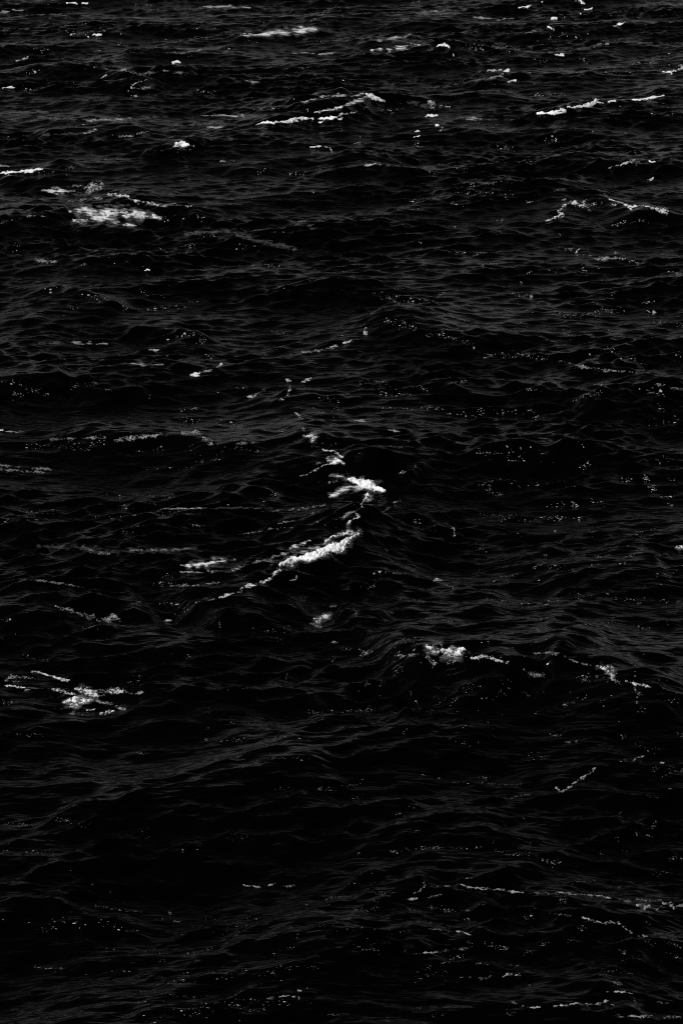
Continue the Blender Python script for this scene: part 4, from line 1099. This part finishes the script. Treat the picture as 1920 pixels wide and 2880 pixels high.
    (6, [(0, 258, 5), (45, 252, 5), (160, 262, 6)], 34), (6, [(250, 238, 8), (420, 262, 8)], 30), (6, [(1455, 95, 6), (1540, 103, 6)], 30), (6, [(1270, 92, 8), (1370, 90, 5)], 8), (6, [(0, 380, 20), (250, 378, 15)], 26), (6, [(425, 531, 2)], 5), (6, [(508, 570, 3)], 5), (6, [(635, 300, 6), (690, 270, 6)], 4),
    (6, [(640, 320, 6), (720, 315, 6)], 8), (6, [(1030, 318, 8), (1260, 310, 10)], 16), (6, [(840, 380, 4)], 7), (6, [(360, 380, 3)], 3), (6, [(440, 630, 5), (550, 650, 5)], 22), (6, [(580, 657, 3), (660, 657, 4)], 20), (6, [(775, 660, 5), (790, 675, 5)], 14), (6, [(745, 690, 5)], 5), (6, [(800, 703, 3), (830, 704, 3)], 5),
    (6, [(180, 740, 5), (270, 746, 5)], 12), (6, [(160, 908, 4), (240, 917, 4), (310, 917, 5)], 26), (6, [(240, 936, 5), (265, 933, 4)], 5), (6, [(500, 932, 3), (600, 935, 3)], 8), (6, [(625, 1018, 4), (800, 1048, 5), (990, 1054, 4)], 44), (6, [(1080, 1060, 5), (1200, 1070, 6)], 16), (6, [(1500, 602, 4), (1560, 590, 4)], 20),
    (6, [(1000, 775, 30), (1140, 715, 20)], 16), (6, [(850, 850, 20), (980, 825, 10)], 10), (6, [(1270, 920, 6), (1460, 921, 6)], 18), (6, [(1510, 1130, 4), (1560, 1132, 4)], 16), (6, [(660, 843, 3), (720, 828, 4)], 8), (6, [(1220, 1110, 15), (1120, 1100, 8)], 6), (6, [(80, 1108, 5), (100, 1108, 4)], 4),
    (6, [(940, 690, 20), (1200, 680, 20)], 14), (6, [(720, 890, 8), (760, 885, 5)], 8),
    (7, [(0, 88, 4), (100, 62, 8)], 18), (7, [(370, 30, 4), (385, 32, 4)], 6), (7, [(450, 48, 3)], 4), (7, [(510, 60, 5), (600, 66, 5), (700, 71, 4), (790, 78, 3), (830, 73, 5)], 44), (7, [(630, 45, 3), (670, 44, 3)], 8), (7, [(60, 150, 15), (90, 125, 10)], 10), (7, [(240, 212, 4), (290, 210, 4)], 10), (7, [(290, 152, 5), (350, 185, 10)], 6),
    (7, [(760, 140, 5), (800, 125, 6), (875, 122, 5)], 26), (7, [(330, 290, 5), (365, 288, 5)], 8), (7, [(70, 394, 4), (85, 393, 4)], 7), (7, [(225, 380, 4), (350, 370, 8), (510, 368, 7), (600, 370, 6), (655, 364, 5)], 60), (7, [(700, 378, 6), (790, 399, 7), (870, 396, 9), (905, 415, 6), (962, 435, 6), (1012, 430, 5)], 80),
    (7, [(560, 495, 8), (600, 510, 8)], 8), (7, [(130, 500, 30)], 6), (7, [(30, 530, 3), (65, 531, 3)], 6), (7, [(130, 570, 5), (180, 570, 6), (245, 577, 6)], 24), (7, [(150, 608, 4)], 6), (7, [(40, 675, 7), (65, 650, 5), (155, 645, 7), (180, 642, 4)], 36), (7, [(275, 630, 5), (360, 655, 10)], 18), (7, [(395, 635, 6), (450, 648, 6), (522, 653, 6)], 44), (7, [(550, 652, 8), (590, 652, 7)], 20),
    (7, [(620, 630, 6), (670, 632, 6)], 10), (7, [(560, 691, 4), (595, 691, 4)], 10), (7, [(1010, 610, 10), (1035, 600, 10)], 24), (7, [(830, 690, 8), (880, 685, 8)], 16), (7, [(870, 655, 8)], 5), (7, [(1080, 730, 10), (1120, 740, 12)], 14), (7, [(330, 710, 8), (440, 700, 10)], 14), (7, [(480, 757, 6), (495, 725, 10)], 8), (7, [(200, 765, 15), (300, 745, 10)], 10),
    (7, [(55, 832, 12), (140, 832, 12), (168, 843, 7)], 34), (7, [(290, 840, 6)], 5), (7, [(495, 870, 6), (560, 867, 5)], 18), (7, [(465, 892, 5), (495, 887, 5)], 14), (7, [(380, 920, 10), (410, 905, 8)], 10), (7, [(660, 808, 5), (700, 822, 7), (775, 829, 5)], 36), (7, [(910, 822, 5), (945, 800, 8)], 14), (7, [(850, 852, 6), (885, 835, 5)], 14),
    (7, [(990, 800, 6), (1100, 789, 6)], 14), (7, [(615, 898, 4), (675, 897, 5)], 26), (7, [(700, 890, 6)], 4), (7, [(750, 905, 10), (820, 902, 6)], 8), (7, [(350, 965, 20), (480, 930, 20)], 26), (7, [(540, 970, 10), (590, 965, 10)], 6), (7, [(860, 995, 5)], 5), (7, [(1280, 850, 8), (1300, 852, 6)], 16), (7, [(1470, 795, 8), (1560, 822, 5)], 30), (7, [(1380, 790, 12), (1440, 820, 12)], 10),
    (7, [(1400, 720, 10)], 5), (7, [(1280, 890, 10), (1380, 870, 15)], 14), (7, [(1500, 860, 12), (1540, 870, 12)], 10), (7, [(1485, 918, 3)], 3), (7, [(1180, 945, 15), (1245, 935, 8)], 26), (7, [(1290, 940, 6), (1340, 950, 8)], 10), (7, [(1240, 995, 10), (1285, 990, 12)], 26), (7, [(1340, 1068, 5), (1350, 1070, 5)], 6), (7, [(1435, 1075, 4), (1500, 1082, 4)], 20), (7, [(1190, 1130, 6), (1270, 1125, 8)], 8),
    (7, [(1385, 270, 5), (1435, 264, 6), (1440, 245, 5)], 18), (7, [(1350, 305, 5), (1420, 309, 5)], 12), (7, [(1400, 130, 8), (1460, 128, 8)], 6), (7, [(1480, 96, 3), (1515, 95, 3)], 5), (7, [(1420, 20, 5), (1470, -5, 8)], 14), (7, [(1490, 30, 12), (1540, 0, 10)], 18), (7, [(1560, 5, 6)], 10), (7, [(1050, 530, 10), (1185, 506, 6)], 30), (7, [(1425, 492, 6), (1495, 480, 6)], 14), (7, [(1500, 420, 4), (1568, 420, 4)], 14),
    (7, [(1255, 540, 5), (1335, 541, 5)], 12), (7, [(1270, 330, 10)], 3), (7, [(1190, 385, 8)], 3), (7, [(1300, 380, 8)], 3), (7, [(320, 1105, 12), (380, 1095, 12)], 8), (7, [(410, 1140, 10), (470, 1135, 10)], 10), (7, [(750, 1135, 8), (790, 1130, 8)], 14), (7, [(170, 1150, 12), (320, 1155, 12)], 10), (7, [(340, 440, 8), (150, 640, 8)], 4), (7, [(560, 800, 8), (600, 795, 8)], 6),
    (7, [(860, 350, 8)], 3), (7, [(750, 270, 5)], 2), (7, [(1280, 208, 3)], 2), (7, [(840, 232, 4)], 4),
]
fx, fy, fs, fb = [], [], [], []
for tile, pts, n in DOTS:
    ph = to_photo(tile, pts)
    P = []
    for (uu, vv, ww) in ph:
        x, y = pick(uu, vv)
        P.append((x, y, max(ww / 2.8125, 0.7)))
    if len(P) == 1:
        P.append(P[0])
    P = np.array(P)
    seg = np.hypot(np.diff(P[:, 0]), np.diff(P[:, 1]) * 0.3) + 1e-6
    cum = np.concatenate([[0], np.cumsum(seg)])
    n = int(n * 1.1)
    s = rng.random(n) * cum[-1]
    # flecks bunch together along the line
    nc = max(n // 6, 1)
    cen = rng.random(nc) * cum[-1]
    bun = rng.random(n) < 0.35
    s = np.where(bun, cen[rng.integers(0, nc, n)] + rng.normal(0, 1.8 * pix_m(P[0][1]), n), s)
    s = np.clip(s + 0.0, 0, cum[-1])
    k = np.clip(np.searchsorted(cum, s, side='right') - 1, 0, len(seg) - 1)
    t = ((s - cum[k]) / seg[k])[:, None]
    Q = P[k] * (1 - t) + P[k + 1] * t
    pm = pix_m(Q[:, 1])
    sdp = CAM_H / np.hypot(Q[:, 1], CAM_H)
    fx.append(Q[:, 0] + rng.normal(0, 0.8, n) * Q[:, 2] * pm)
    fy.append(Q[:, 1] + rng.normal(0, 0.6, n) * Q[:, 2] * pm / sdp)
    fs.append(np.clip(np.exp(rng.normal(-1.32, 0.40, n)), 0.13, 0.62))
    fb.append(0.55 * rng.uniform(0.2, 1.0, n) ** 2.0 * DIM.get(tile, 1.0))
nd = sum(len(a) for a in fx)
# loose flecks left by the wind on the wave tops everywhere
NA = 260000
ry = CAM_H / np.tan(rng.uniform(rad(7.4), rad(33), NA))
rt = rng.uniform(rad(-10), rad(10), NA)
ax_, ay_ = ry * np.sin(rt), ry * np.cos(rt)
pa, na_ = on_sheet(ax_, ay_)
streak = sample(NZ_S, 512.0, ax_ * 7.0, ay_ * 16.0)
patch = sample(NZ_PATCH, 60.0, ax_, ay_)
streak2 = sample(NZ_M, 512.0, ax_ * 3.0, ay_ * 14.0 + 100)
score = 0.9 * (pa[:, 2] / 0.35) + 1.0 * streak + 0.8 * patch + 0.9 * streak2 + 0.9 * np.clip((ay_ - 60) / 100, -0.5, 1)
pick_p = 1 / (1 + np.exp(-(score - 4.7) * 2.2))
selm = rng.random(NA) < pick_p * 0.45
fx.append(ax_[selm])
fy.append(ay_[selm])
fs.append(np.clip(np.exp(rng.normal(-1.35, 0.35, int(selm.sum()))), 0.12, 0.55))
fb.append(rng.uniform(0.2, 0.9, int(selm.sum())) ** 2)
fx, fy, fs, fb = map(np.concatenate, (fx, fy, fs, fb))
print("flecks", nd, len(fx))
pm = pix_m(fy)
sdp = CAM_H / np.hypot(fy, CAM_H)
nfk = len(fx)
ang = rng.uniform(0, 2 * np.pi, nfk)
offs = []
wx_ = fs * pm * rng.uniform(1.0, 3.8, nfk)
wy_ = fs * pm * rng.uniform(0.4, 0.9, nfk) / sdp
VX, VY, VH = [], [], []
for c in range(5):
    a = ang + c * 2 * np.pi / 5
    jit = rng.uniform(0.65, 1.15, nfk)
    VX.append(fx + np.cos(a) * wx_ * jit)
    VY.append(fy + np.sin(a) * wy_ * jit)
    VH.append(-0.10 * fs * pm)
VX.append(fx)
VY.append(fy)
VH.append(0.55 * fs * pm)
VX, VY, VH = np.stack(VX, 1).ravel(), np.stack(VY, 1).ravel(), np.stack(VH, 1).ravel()
pos, nrm = on_sheet(VX, VY)
pos = pos + nrm * VH[:, None]
base = np.arange(nfk)[:, None] * 6
tris = np.concatenate([np.stack([base[:, 0] + c, base[:, 0] + (c + 1) % 5, base[:, 0] + 5], -1) for c in range(5)])
flecks = link_mesh("foam_flecks", pos, tris, MAT_FOAM, (0, 0, 0), np.repeat(fb, 6), smooth=True)
flecks["kind"] = "stuff"
flecks["label"] = "countless small white flecks of foam scattered over the dark sea"
flecks["category"] = "foam"
print("done t", round(time.time() - T_START, 1))
